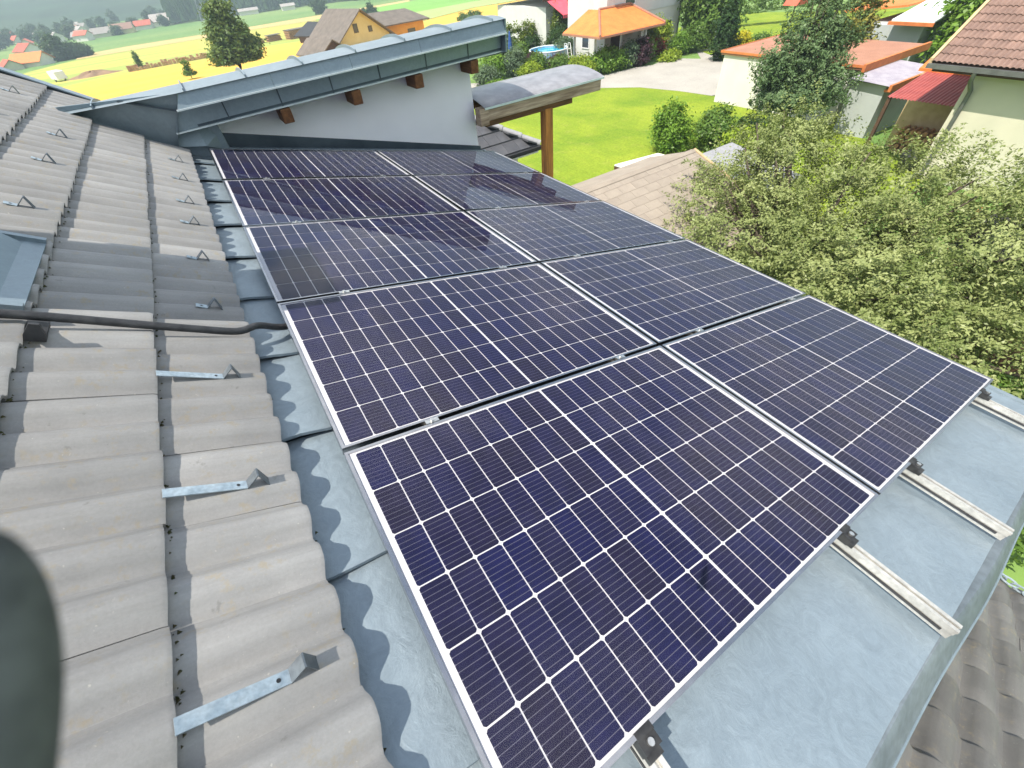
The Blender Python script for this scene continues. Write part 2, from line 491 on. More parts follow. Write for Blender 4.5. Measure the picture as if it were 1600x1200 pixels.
class MB:
    def __init__(s):
        s.v = []
        s.f = []
    def add(s, vs_, fs, M=None):
        b = len(s.v)
        for p in vs_:
            p = Vector(p)
            s.v.append(tuple(M @ p) if M is not None else tuple(p))
        for f in fs:
            s.f.append(tuple(i + b for i in f))
        return s
    def box(s, x0, x1, y0, y1, z0, z1, M=None):
        vs_ = [(x0, y0, z0), (x1, y0, z0), (x1, y1, z0), (x0, y1, z0), (x0, y0, z1), (x1, y0, z1), (x1, y1, z1), (x0, y1, z1)]
        return s.add(vs_, [(0, 3, 2, 1), (4, 5, 6, 7), (0, 1, 5, 4), (1, 2, 6, 5), (2, 3, 7, 6), (3, 0, 4, 7)], M)
    def prism(s, pts, d, M=None):
        """polygon (3-D points) pushed along vector d"""
        n = len(pts)
        a = [Vector(p) for p in pts]
        b = [p + Vector(d) for p in a]
        fs = [tuple(range(n - 1, -1, -1)), tuple(range(n, 2 * n))]
        fs += [(i, (i + 1) % n, n + (i + 1) % n, n + i) for i in range(n)]
        return s.add(a + b, fs, M)
    def tube(s, path, r, n=8, M=None, caps=True):
        P = [Vector(p) for p in path]
        rs = r if isinstance(r, (list, tuple)) else [r] * len(P)
        vs_ = []
        for i, p in enumerate(P):
            t = (P[min(i + 1, len(P) - 1)] - P[max(i - 1, 0)]).normalized()
            a = t.cross(Vector((0, 0, 1)))
            if a.length < 1e-3:
                a = t.cross(Vector((1, 0, 0)))
            a.normalize()
            b = t.cross(a)
            for k in range(n):
                w = 2 * math.pi * k / n
                vs_.append(p + (a * math.cos(w) + b * math.sin(w)) * rs[i])
        fs = [(i * n + k, i * n + (k + 1) % n, (i + 1) * n + (k + 1) % n, (i + 1) * n + k) for i in range(len(P) - 1) for k in range(n)]
        if caps:
            fs += [tuple(range(n - 1, -1, -1)), tuple(range((len(P) - 1) * n, len(P) * n))]
        return s.add(vs_, fs, M)
    def grid(s, fn, nu, nv, M=None):
        vs_ = [fn(i / nu, j / nv) for i in range(nu + 1) for j in range(nv + 1)]
        w = nv + 1
        fs = [(i * w + j, (i + 1) * w + j, (i + 1) * w + j + 1, i * w + j + 1) for i in range(nu) for j in range(nv)]
        return s.add(vs_, fs, M)
    def mesh(s, name, m, smooth=False):
        me = bpy.data.meshes.new(name)
        me.from_pydata(s.v, [], s.f)
        me.validate()
        bm = bmesh.new()
        bm.from_mesh(me)
        bmesh.ops.recalc_face_normals(bm, faces=bm.faces)
        bm.to_mesh(me)
        bm.free()
        if m:
            me.materials.append(MATS[m])
        if smooth:
            me.polygons.foreach_set('use_smooth', [True] * len(me.polygons))
            try:
                me.set_sharp_from_angle(angle=R(40))
            except Exception:
                pass
        return me
    def obj(s, name, m, parent=None, M=None, smooth=False):
        return link(name, s.mesh(name, m, smooth), parent, M)

def B(x0, x1, y0, y1, z0, z1, M=None):
    return MB().box(x0, x1, y0, y1, z0, z1, M)

def bevel(o, w=0.004, seg=2):
    md = o.modifiers.new('bevel', 'BEVEL')
    md.width = w
    md.segments = seg
    md.limit_method = 'ANGLE'
    return o

def structure(o):
    o['kind'] = 'structure'
    return o

# ------------------------------------------------------------------ terrain
TR = [0, 50, 100, 165, 300, 430, 600, 9000]
TZ = [0, 0, -2.6, -6.6, -11.2, -13.4, -13.5, -13.5]

def T(x, y):
    return float(np.interp(math.hypot(x, y), TR, TZ))

def ground_sheet():
    rs = [0, 6, 12, 20, 30, 40, 50, 60, 70, 85, 100, 120, 140, 165, 190, 230, 265, 300, 340, 385, 430, 500, 600, 900, 1500, 3000, 6000]
    n = 96
    vs_ = [(0, 0, 0)]
    fs = []
    for r in rs[1:]:
        for k in range(n):
            a = 2 * math.pi * k / n
            x, y = r * math.sin(a), r * math.cos(a)
            vs_.append((x, y, T(x, y) - 0.02))
    for k in range(n):
        fs.append((0, 1 + k, 1 + (k + 1) % n))
    for i in range(len(rs) - 2):
        for k in range(n):
            a = 1 + i * n + k
            b = 1 + i * n + (k + 1) % n
            fs.append((a, a + n, b + n, b))
    m = MB().add(vs_, fs)
    return structure(m.obj('ground', 'meadow', smooth=True))
ground_sheet()

def patch(name, pts, m, off, step):
    """flat outline cut on a grid and laid on the terrain"""
    bm = bmesh.new()
    vs_ = [bm.verts.new((x, y, 0)) for x, y in pts]
    bm.faces.new(vs_)
    xs = [p[0] for p in pts]
    ys = [p[1] for p in pts]
    for ax, lo, hi in ((0, min(xs), max(xs)), (1, min(ys), max(ys))):
        k = math.floor(lo / step) * step + step
        while k < hi:
            co = [0, 0, 0]
            no = [0, 0, 0]
            co[ax] = k
            no[ax] = 1
            bmesh.ops.bisect_plane(bm, geom=bm.verts[:] + bm.edges[:] + bm.faces[:], plane_co=co, plane_no=no)
            k += step
    bmesh.ops.triangulate(bm, faces=bm.faces)
    for v in bm.verts:
        v.co.z = T(v.co.x, v.co.y) + off
    bmesh.ops.recalc_face_normals(bm, faces=bm.faces)
    if sum(f.normal.z for f in bm.faces) < 0:
        bmesh.ops.reverse_faces(bm, faces=bm.faces)
    me = bpy.data.meshes.new(name)
    bm.to_mesh(me)
    bm.free()
    me.materials.append(MATS[m])
    return structure(link(name, me))

patch('wheat_field', [(-20.5, 104.1), (-22.4, 135.7), (-13.4, 153.2), (6.1, 149.9), (20.7, 167.0), (37.3, 160.0), (53.8, 162.8), (72.7, 166.5), (109.3, 197.4), (131.7, 203.4), (155.9, 213.2), (57.3, 78.5), (41.1, 64.1), (28.6, 59.5), (11.4, 55.0), (-0.7, 55.3), (-19.0, 61.3), (-40, 80)], 'ripe_wheat', 0.14, 12)
patch('barley_field', [(-60, 226), (-46.4, 238.4), (-39.9, 259.0), (-30.6, 285.1), (-15.2, 282.2), (15.9, 287.3), (40.5, 298.1), (65.6, 295.9), (86.6, 275.9), (65.5, 182.9), (53.8, 162.8), (37.3, 160.0), (20.7, 167.0), (6.1, 149.9), (-13.4, 153.2), (-22.4, 135.7), (-20.5, 104.1), (-40, 80), (-60, 120)], 'green_wheat', 0.10, 14)
patch('stubble_field', [(-36.5, 309.6), (-16.2, 320.5), (18.6, 321.2), (44.7, 324.6), (82.7, 335.3), (108.5, 342.2), (150.2, 358.8), (134.9, 323.0), (86.6, 275.9), (65.6, 295.9), (40.5, 298.1), (15.9, 287.3), (-15.2, 282.2), (-33.5, 277.0)], 'stubble_strip', 0.16, 16)
patch('clover_field', [(69.5, 298.2), (115.1, 325.8), (176.8, 353.4), (195.8, 333.2), (138.0, 245.2), (92.3, 223.3), (72.7, 233.2)], 'vivid_meadow', 0.20, 16)
patch('mown_meadow', [(65.6, 228.4), (92.3, 223.3), (138.7, 249.7), (185.1, 265.3), (250, 330), (300, 300), (134.3, 204.7), (109.3, 197.4), (72.7, 166.5), (64.3, 179.7)], 'pale_meadow', 0.24, 16)
patch('lawn', [(3, 8), (5, 26), (14, 33), (25.0, 29.2), (27.5, 26.1), (28.3, 23.2), (28.6, 20.6), (28.6, 13), (24, 6), (14, 5)], 'lawn_grass', 0.012, 8)
patch('back_lawn', [(38, 27.5), (41, 33), (52, 46), (75, 55), (85, 30), (60, 12), (45, 12), (34, 16), (34, 24)], 'lawn_grass', 0.012, 10)
patch('driveway', [(19, 35), (25.6, 28.4), (27.5, 26.0), (28.3, 23.1), (28.6, 20.6), (29, 20.4), (34, 20.4), (36.5, 23), (37.4, 27.2), (42, 29.5), (46, 28.2), (47, 29.6), (40, 31.5), (37.2, 28.6), (36.0, 31.2), (33.4, 30.4), (32.6, 30.9), (28.2, 31.2), (25, 34), (20, 39)], 'driveway_gravel', 0.020, 8)

# hills beyond the valley
def mountain(name, az0, az1, r0, r1, hmax, seed, base):
    rs = np.random.RandomState(seed)
    na, nr = 80, 26
    ph = rs.rand(12) * 6.28
    def h(a, t):
        s = sum(math.sin(a * (3 + 2.3 * k) + ph[k] + 2.0 * t * (k % 3)) / (1.5 + k) for k in range(8))
        return base + (t ** 0.9) * hmax * (0.85 + 0.16 * s) + 9 * math.sin(a * 40 + 7 * t + ph[9]) * t
    def fn(u, t):
        a = R(az0 + (az1 - az0) * u)
        r = r0 + (r1 - r0) * t
        return (r * math.sin(a), r * math.cos(a), h(a, t))
    return structure(MB().grid(fn, na, nr).obj(name, 'mountain_forest', smooth=True))
mountain('mountain', -75, 110, 640, 2600, 230, 3, -16)

# ------------------------------------------------------------------ the house we stand on
RF = Matrix.Translation((-0.12, 5.712, 6.804)) @ Matrix.Rotation(R(13.79), 4, 'Y')     # sheet roof / panel frame, z = 0 is the panel top
TF = RF @ Matrix.Translation((-0.179, 0, -0.080)) @ Matrix.Rotation(R(20), 4, 'Y')       # tile frame: +x runs down the slope

house = thing('house', 'house with grey tiled roof, blue-grey sheet metal roof and white annex, carrying the solar panels', 'house', (0, 0, 0))

# -- tiles
TW, TE = 0.30, 0.35
def tile_profile(y):
    t = (y % 0.15) / 0.15
    return 0.041 * (1 - abs(math.cos(math.pi * t)) ** 3.6)

def tile_mesh(name, m, w=TW, e=TE, over=0.055, lift=0.029, th=0.013, seg=20, gap=0.0006):
    b = MB()
    ys = [gap / 2 + (w - gap) * i / seg for i in range(seg + 1)]
    L = e + over
    rows = [(-L, -lift * over / e - 0.001), (-0.012, lift * (1 - 0.012 / e)), (0.0, lift - 0.003)]
    top = []
    for x, z in rows:
        top.append([(x, y, z + tile_profile(y * 0.30 / w) * (1.0 if x < -0.005 else 0.97)) for y in ys])
    bot = [[(x, y, z + tile_profile(y * 0.30 / w) - th) for y in ys] for x, z in (rows[0], rows[2])]
    vs_ = sum(top, []) + sum(bot, [])
    n = seg + 1
    fs = []
    for r in range(2):
        for i in range(seg):
            fs.append((r * n + i, r * n + i + 1, (r + 1) * n + i + 1, (r + 1) * n + i))
    for i in range(seg):
        fs.append((3 * n + i, 4 * n + i, 4 * n + i + 1, 3 * n + i + 1))
        fs.append((2 * n + i, 2 * n + i + 1, 4 * n + i + 1, 4 * n + i))
        fs.append((i, 3 * n + i, 3 * n + i + 1, i + 1))
    for k in (0, seg):
        fs.append((k, n + k, 2 * n + k, 4 * n + k, 3 * n + k))
    b.add(vs_, fs)
    return b.mesh(name, m, smooth=True)

tile_roof = B(-2.75, 0.0, -9.2, 0.06, -0.10, -0.045, None).add(
    [(0.0, -9.2, -0.10), (4.88, -9.2, -0.10), (4.88, -6.28, -0.10), (0, -6.28, -0.10), (0.0, -9.2, -0.045), (4.88, -9.2, -0.045), (4.88, -6.28, -0.045), (0, -6.28, -0.045)],
    [(0, 3, 2, 1), (4, 5, 6, 7), (0, 1, 5, 4), (1, 2, 6, 5), (2, 3, 7, 6), (3, 0, 4, 7)]).add(
    [(-2.75, 0.06, -0.10), (-0.72, 0.06, -0.10), (-0.72, 0.96, -0.10), (-2.75, 0.96, -0.10), (-2.75, 0.06, -0.045), (-0.72, 0.06, -0.045), (-0.72, 0.96, -0.045), (-2.75, 0.96, -0.045)],
    [(0, 3, 2, 1), (4, 5, 6, 7), (0, 1, 5, 4), (1, 2, 6, 5), (2, 3, 7, 6), (3, 0, 4, 7)]).obj('tile_roof', 'dark_flashing', house, TF)
tile_roof['label'] = 'grey concrete tiled slope to the left of the panels'
tm = tile_mesh('roof_tile', 'concrete_tile')
tm_shaded = tile_mesh('roof_tile', 'shaded_tile')
Y_END = 0.08
def put_tile(course, k):
    y0 = Y_END - TW * (k + 1)
    j = Matrix.Translation((-TE * course + rnd.uniform(-0.004, 0.004), y0 + rnd.uniform(-0.0015, 0.0015), rnd.uniform(-0.0015, 0.002)))
    j = j @ Matrix.Rotation(rnd.uniform(-0.005, 0.005), 4, 'Y') @ Matrix.Rotation(rnd.uniform(-0.004, 0.004), 4, 'Z')
    link('roof_tile', tm if course >= 0 else tm_shaded, tile_roof, TF @ j)
for c in range(7):
    for k in range(-3 if c >= 2 else 0, 24 if c < 4 else 18):
        put_tile(c, k)
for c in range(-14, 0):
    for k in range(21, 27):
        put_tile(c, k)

# verge flashing at the far edge of the slope and the plate that closes the tiles against the annex
MB().box(-2.75, -0.70, 0.985, 1.06, -0.06, 0.075).box(-2.75, -0.70, 0.90, 0.985, 0.068, 0.079).obj('verge_flashing', 'fascia_metal', house, TF)
MB().prism([(-1.06, 5.80, 7.335), (-0.118, 5.64, 7.296), (-0.372, 5.72, 6.84), (-0.372, 5.80, 6.84), (-1.02, 5.80, 7.20)], (0, 0.02, 0)).obj('corner_flashing', 'fascia_metal', house)
MB().prism([(-0.60, 5.705, 7.312), (-0.19, 5.642, 7.165), (-0.196, 5.642, 7.156), (-0.61, 5.705, 7.303)], (0, 0.03, 0)).obj('corner_flashing_fold', 'dark_flashing', house)
B(-0.9, 0.07, 5.93, 6.25, 6.3, 7.15).obj('corner_upstand', 'fascia_metal', house)
# -- sheet metal roof: 0.6 m sheets, each lapped over the next nearer one
sheet_base = B(-0.55, 3.62, -6.14, 0.60, -0.24, -0.15).obj('sheet_metal_roof', 'dark_flashing', house, RF)
sheet_base['label'] = 'blue-grey sheet metal roof under the solar panels'
edges = [0.62, -0.17] + [-0.17 - 0.6 * k for k in range(1, 10)] + [-6.10]
for i in range(len(edges) - 1):
    ya, yb = edges[i], edges[i + 1] - 0.02
    ph = rnd.uniform(0, 6.28)
    rs_ = np.random.RandomState(i)
    amp = 0.010 if i < 7 else 0.003
    def sh(u, t, ya=ya, yb=yb, ph=ph, amp=amp, i=i):
        x = -0.50 + 4.15 * u
        y = ya + (yb - ya) * t
        near = math.exp(-max(0.0, x + 0.10) / 0.18)                 # edges ride up towards the tiles
        z = -0.124 + 0.016 * t ** 1.5 + (0.004 * math.sin(x * 3.1 + ph) + 0.003 * math.sin(x * 7.3 + 2 * ph)) * (0.3 + t)
        z += near * (0.010 + 0.014 * t ** 3) + amp * near * math.sin(11 * y + ph) * 0.6
        z += 0.0025 * math.sin(13 * x + 9 * y + ph) * math.sin(5 * y - 6 * x)
        if i < len(edges) - 2:
            y += 0.010 * math.sin(x * 9 + ph) * t * near
        return (x, y, z)
    sb = MB().grid(sh, 84, 14)
    # turned-down lip at the near edge
    lip = MB().grid(sh, 84, 14)
    n = len(sb.v)
    edge = [sh(k / 84, 1.0) for k in range(85)]
    sb.add(edge + [(x, y - 0.001, z - 0.013) for x, y, z in edge], [(k, k + 1, 86 + k, 85 + k) for k in range(84)])
    sb.obj('roof_sheet', 'zinc_sheet', sheet_base, RF, smooth=True)
# turned-down edges: near side and right side
def drip(u, t):
    x = -0.42 + 4.10 * u
    w = 0.012 * math.sin(x * 2.2) + 0.006 * math.sin(x * 5.7)
    pts = [(-6.09, -0.122), (-6.134 + w, -0.117), (-6.146 + w, -0.128), (-6.176 + w * .8, -0.175), (-6.203 + w * .6, -0.222)]
    k = t * 4
    a = min(3, int(k))
    f = k - a
    y = pts[a][0] + (pts[a + 1][0] - pts[a][0]) * f
    z = pts[a][1] + (pts[a + 1][1] - pts[a][1]) * f
    return (x, y, z)
MB().grid(drip, 60, 8).obj('edge_sheet', 'shaded_edge_metal', house, RF, smooth=True)
MB().tube([(x, -6.205 + 0.0072 * math.sin(x * 2.2) + 0.0036 * math.sin(x * 5.7), -0.226) for x in np.linspace(-0.42, 3.68, 60)], 0.005, 8).obj('edge_bead', 'fascia_metal', house, RF, smooth=True)
MB().box(3.63, 3.672, -6.1, 0.6, -0.16, -0.108).box(3.655, 3.672, -6.1, 0.6, -0.30, -0.16).obj('edge_sheet', 'zinc_sheet', house, RF)
# house walls below the roofs
MB().prism([(3.2, -0.35, 0), (3.2, -0.35, 5.62), (-0.4, -0.35, 6.5), (-2.3, -0.35, 7.6), (-6, -0.35, 7.6), (-6, -0.35, 0)], (0, 6.3, 0)).obj('wall', 'annex_plaster', house)
MB().prism([(2.8, -3.4, 0), (2.8, -3.4, 4.3), (-0.6, -3.4, 6.35), (-2.3, -3.4, 7.4), (-6, -3.4, 7.4), (-6, -3.4, 0)], (0, 3.04, 0)).obj('wall', 'annex_plaster', house)

# -- annex: wall, rafters, double metal fascia and a shallow barrel roof
def lz(x, a, b):
    return a + (b - a) * (x + 0.13) / 3.65
MB().prism([(0.06, 6.02, 6.85), (3.165, 6.02, 5.985), (3.165, 6.02, 7.20), (0.06, 6.02, 7.15)], (0, 0.25, 0)).obj('annex_wall', 'annex_plaster', house)
MB().prism([(3.16, 6.03, 0), (3.16, 9.6, 0), (3.16, 9.6, 5.9), (3.16, 7.0, 7.0), (3.16, 6.03, 7.2)], (-0.25, 0, 0)).obj('annex_wall', 'annex_plaster', house)
MB().prism([(0.055, 5.995, 6.55), (3.185, 5.995, 5.80), (3.185, 5.995, 5.995), (0.055, 5.995, 6.855)], (0, 0.02, 0)).obj('base_flashing', 'dark_flashing', house)
MB().prism([(0.055, 5.96, 6.69), (3.185, 5.96, 5.925), (3.185, 5.96, 5.945), (0.055, 5.96, 6.715)], (0, 0.035, 0)).obj('base_flashing', 'fascia_metal', house)
MB().prism([(-0.40, 5.85, 6.85), (-0.125, 5.84, 6.80), (0.075, 5.975, 6.69), (0.075, 5.975, 6.88), (-0.125, 5.90, 7.02), (-0.40, 5.90, 7.05)], (0, 0.04, 0)).obj('base_flashing', 'fascia_metal', house)
MB().prism([(0.058, 5.95, 6.66), (0.075, 5.95, 6.66), (0.00, 5.93, 6.93), (-0.017, 5.93, 6.93)], (0, 0.035, 0)).obj('base_flashing_fold', 'drip_edge', house)
for x in (0.745, 1.542, 2.326, 3.098):
    zt = lz(x, 6.925, 7.015)
    bevel(MB().prism([(x - 0.055, 5.735, zt - 0.10), (x + 0.055, 5.735, zt - 0.10), (x + 0.055, 5.715, zt + 0.04), (x - 0.055, 5.715, zt + 0.04)], (0, 0.45, 0.0)).obj('rafter', 'rafter_wood', house), 0.008)
fx = [-0.12, 0.72, 1.55, 2.37, 3.52]
for k, (a, b) in enumerate(zip(fx[:-1], fx[1:])):
    a2 = a + 0.003
    a3 = -0.19 if k == 0 else a2
    MB().prism([(a3, 5.60, lz(a2, 7.172, 7.256)), (b, 5.60, lz(b, 7.172, 7.256)), (b, 5.632, lz(b, 7.292, 7.385)), (a2, 5.632, lz(a2, 7.292, 7.385))], (0, 0.012 + rnd.uniform(0, 0.003), 0)).obj('fascia_panel', 'fascia_metal', house)
lx = [-0.20, 0.20, 0.74, 1.30, 1.86, 2.45, 3.02, 3.50]
for k, (a, b) in enumerate(zip(lx[:-1], lx[1:])):
    a2 = a + 0.004
    a3 = -0.31 if k == 0 else a2
    MB().prism([(a3, 5.725, lz(a2, 6.982, 7.078)), (b, 5.725, lz(b, 6.982, 7.078)), (b, 5.70, lz(b, 7.19, 7.275)), (a2, 5.70, lz(a2, 7.19, 7.275))], (0, 0.012 + rnd.uniform(0, 0.003), 0)).obj('fascia_panel', 'fascia_metal', house)
    if k < 6:
        MB().prism([(b - 0.006, 5.718, lz(b, 6.985, 7.08)), (b + 0.006, 5.718, lz(b, 6.985, 7.08)), (b + 0.006, 5.694, lz(b, 7.18, 7.265)), (b - 0.006, 5.694, lz(b, 7.18, 7.265))], (0, 0.03, 0)).obj('fascia_joint', 'dark_flashing', house)
for zz, yy in (((7.162, 7.246), 5.588), ((6.972, 7.068), 5.705)):
    MB().prism([(-0.20 if yy < 5.6 else -0.31, yy, zz[0]), (3.525, yy, zz[1]), (3.525, yy, zz[1] + 0.013), (-0.20 if yy < 5.6 else -0.31, yy, zz[0] + 0.013)], (0, 0.02, 0)).obj('drip_edge', 'drip_edge', house)
MB().prism([(-0.10, 5.72, lz(-0.1, 6.995, 7.09)), (3.5, 5.72, lz(3.5, 6.995, 7.09)), (3.5, 6.3, 7.16), (-0.10, 6.3, 7.08)], (0, 0, 0.02)).obj('soffit', 'dark_flashing', house)
def barrel(x, s):
    d = 1.7 * s
    return (x, 5.60 + d, lz(x, 7.292, 7.385) + 0.004 + 0.15 * d - 0.27 * d * d)
annex_roof = MB().grid(lambda u, s: barrel(-1.06 + 4.585 * u, s if u > 0.2 else max(s, 0.065 * (0.2 - u) * 5)), 40, 28).obj('annex_roof', 'annex_roof_metal', house, smooth=True)
for k, x in enumerate((-0.80, -0.06, 0.50, 1.06, 1.63, 2.20, 2.78, 3.34)):
    p = [barrel(x, s) for s in np.linspace(0.05 if k < 1 else 0.0, 1, 26)]
    sm = MB()
    for q in range(25):
        a_, b_ = p[q], p[q + 1]
        sm.add([(a_[0] - 0.005, a_[1], a_[2]), (a_[0] + 0.005, a_[1], a_[2]), (b_[0] + 0.005, b_[1], b_[2]), (b_[0] - 0.005, b_[1], b_[2]),
                (a_[0] - 0.005, a_[1], a_[2] + 0.026), (a_[0] + 0.005, a_[1], a_[2] + 0.026), (b_[0] + 0.005, b_[1], b_[2] + 0.026), (b_[0] - 0.005, b_[1], b_[2] + 0.026)],
               [(4, 5, 6, 7), (0, 1, 5, 4), (3, 0, 4, 7), (1, 2, 6, 5)])
    sm.obj('standing_seam', 'fascia_metal', annex_roof)
MB().prism([barrel(3.525, s) for s in np.linspace(0, 1, 20)] + [(3.525, 7.2, 6.8), (3.525, 5.62, 7.07)], (-0.02, 0, 0)).obj('annex_roof_end', 'fascia_metal', house)

# -- chimney clad in the same metal; it stands just outside the left edge
chim = MB()
chim.prism([(-1.62, 2.12, 7.3), (-1.08, 2.12, 7.3), (-1.08, 2.78, 7.3), (-1.62, 2.78, 7.3)], (0, 0, 1.55)).obj('chimney', 'fascia_metal', house)
MB().prism([(-1.68, 2.06, 8.85), (-1.02, 2.06, 8.85), (-1.02, 2.84, 8.85), (-1.68, 2.84, 8.85)], (0, 0, 0.06)).obj('chimney_cap', 'dark_flashing', house)
ap = MB().box(-0.98, -0.715, -3.66, -2.98, 0.056, 0.072)
ap.box(-0.98, -0.715, -3.66, -3.63, 0.072, 0.088).box(-0.98, -0.715, -3.01, -2.98, 0.072, 0.088)
ap.obj('chimney_apron', 'fascia_metal', house, TF)
MB().prism([(-0.98, -3.60, 0.07), (-0.78, -3.60, 0.07), (-0.98, -3.60, 0.17)], (0, 0.56, 0)).obj('chimney_flashing', 'fascia_metal', house, TF)

# -- lower hipped wing behind the annex
def hip_wing():
    ex, ey, ez = 6.62, 9.32, 4.5
    k = 0.52
    MB().prism([(2.0, 9.75, 0), (6.2, 9.75, 0), (6.2, 13.5, 0), (2.0, 13.5, 0)], (0, 0, 4.42)).obj('wing_wall', 'white_render', house)
    roof = MB().prism([(2.0, ey + 0.02, ez - 0.03), (ex - 0.02, ey + 0.02, ez - 0.03), (ex - 2.32, ey + 2.3, ez + 2.28 * k - 0.03), (2.0, ey + 2.3, ez + 2.28 * k - 0.03)], (0, 0, -0.05)).obj('wing_roof', 'anthracite_tile', house)
    rows = 7
    for r in range(rows):
        a = 2.3 * r / rows
        b = 2.3 * (r + 1) / rows + 0.03
        x = 3.4
        while x < ex - a - 0.05:
            x1 = min(x + 0.33, ex - a - 0.01)
            x1b = min(x + 0.33, ex - b - 0.01)
            x0b = min(x, ex - b - 0.012)
            MB().prism([(x, ey + a, ez + a * k + 0.045), (x1 - 0.006, ey + a, ez + a * k + 0.045), (max(x1b - 0.006, x0b + 0.001), ey + b, ez + b * k + 0.012), (x0b, ey + b, ez + b * k + 0.012)], (0, 0.005, -0.035)).obj('roof_tile', 'anthracite_tile', roof)
            x += 0.33
    for r in range(rows):
        a = 2.3 * r / rows
        b = 2.3 * (r + 1) / rows + 0.03
        y = ey + a
        while y < ey + 3.4:
            MB().prism([(ex - a, y, ez + a * k + 0.045), (ex - a, y + 0.32, ez + a * k + 0.045), (ex - b, y + 0.32, ez + b * k + 0.012), (ex - b, y, ez + b * k + 0.012)], (-0.005, 0, -0.035)).obj('roof_tile', 'anthracite_tile', roof)
            y += 0.33
    for r in range(7):
        a, b = 2.3 * r / 7, 2.3 * (r + 1) / 7
        MB().tube([(ex - a, ey + a, ez + a * k + 0.05), (ex - b, ey + b, ez + b * k + 0.04)], [0.075, 0.062], 10).obj('hip_cap', 'hip_cap', roof, smooth=True)
    MB().box(3.0, ex + 0.03, ey - 0.10, ey - 0.01, ez - 0.06, ez + 0.02).obj('gutter', 'black_sheet', roof)
    MB().box(3.0, ex - 0.05, ey + 0.02, ey + 0.45, ez - 0.14, ez - 0.09).obj('eaves_board', 'white_board', roof)
hip_wing()

# ------------------------------------------------------------------ wooden canopy beside the annex
can = thing('wooden_canopy', 'small timber canopy with curved grey sheet roof on an orange-brown post', 'canopy', (4.33, 5.9, 0))
bevel(B(3.20, 5.28, 5.79, 5.85, 6.335, 6.476).obj('front_board', 'beam_wood', can), 0.006)
bevel(B(3.12, 3.26, 5.78, 5.92, 6.29, 6.50).obj('beam_end', 'beam_wood', can), 0.01)
bevel(B(3.24, 4.78, 5.853, 5.97, 6.25, 6.375).obj('beam', 'beam_brown', can), 0.006)
bevel(B(3.20, 5.20, 6.70, 6.82, 6.30, 6.40).obj('beam', 'beam_brown', can), 0.006)
for x in (3.3, 3.95, 4.6, 5.15):
    bevel(B(x, x + 0.07, 5.87, 6.88, 6.40, 6.475).obj('purlin', 'beam_brown', can), 0.004)
bevel(B(4.26, 4.40, 5.84, 5.98, 0, 6.268).obj('post', 'post_wood', can), 0.008)
def csheet(u, t):
    x = 3.19 + 2.13 * u
    y = 5.775 + 1.15 * t
    return (x, y, 6.505 + 0.085 * math.sin(math.pi * t) ** 0.8)
MB().grid(csheet, 24, 20).obj('roof_sheet', 'canopy_sheet', can, smooth=True)
MB().box(3.20, 5.32, 5.765, 5.80, 6.478, 6.503).obj('edge_strip', 'drip_edge', can)

# ------------------------------------------------------------------ solar panels
PW, PH, GX, GY = 1.722, 1.134, 0.015, 0.0223
def frame_mesh():
    b = MB()
    w, t = 0.011, 0.035
    b.prism([(0, 0, -t), (PW, 0, -t), (PW, 0, 0), (0, 0, 0)], (0, -w, 0))
    b.prism([(0, -PH + w, -t), (PW, -PH + w, -t), (PW, -PH + w, 0), (0, -PH + w, 0)], (0, -w, 0))
    b.box(0, w, -PH + w, -w, -t, 0).box(PW - w, PW, -PH + w, -w, -t, 0)
    return b.mesh('frame', 'aluminium_frame')
def cell_mesh():
    cw, ch, c = 0.0439, 0.0895, 0.0055
    p = [(-cw + c, -ch, 0), (cw - c, -ch, 0), (cw, -ch + c, 0), (cw, ch - c, 0), (cw - c, ch, 0), (-cw + c, ch, 0), (-cw, ch - c, 0), (-cw, -ch + c, 0)]
    b = MB()
    b.prism(p, (0, 0, 0.0006))
    return b.mesh('cell', 'solar_cell')
frame_me = frame_mesh()
cell_me = cell_mesh()
back_me = B(0.0105, PW - 0.0105, -PH + 0.0105, -0.0105, -0.012, -0.0052).mesh('backsheet', 'backsheet')
glass_me = bpy.data.meshes.new('glass')
glass_me.from_pydata([(0.011, -PH + 0.011, -0.0022), (PW - 0.011, -PH + 0.011, -0.0022), (PW - 0.011, -0.011, -0.0022), (0.011, -0.011, -0.0022)], [], [(0, 1, 2, 3)])
glass_me.materials.append(MATS['solar_glass'])
rowname = ['farthest row', 'second farthest row', 'middle row', 'second nearest row', 'nearest row']
for c in range(2):
    for r in range(5):
        x0 = c * (PW + GX)
        y0 = -r * (PH + GY)
        M = RF @ Matrix.Translation((x0, y0, 0)) @ Matrix.Rotation(rnd.gauss(0, 0.0009), 4, 'X') @ Matrix.Rotation(rnd.gauss(0, 0.0007), 4, 'Y')
        side = 'left column beside the tiles' if c == 0 else 'right column above the trees'
        p = thing('solar_panel', f'dark blue solar panel, {side}, {rowname[r]}', 'solar panel', group='solar panels on the sheet metal roof', M=M)
        link('frame', frame_me, p, M)
        link('backsheet', back_me, p, M)
        link('glass', glass_me, p, M)
        for i in range(18):
            cx = 0.861 + (i - 8.5) * 0.0918 + (0.0035 if i > 8 else -0.0035)
            for j in range(6):
                cy = -PH / 2 + (j - 2.5) * 0.1832
                link('cell', cell_me, p, M @ Matrix.Translation((cx, cy, -0.0046)))

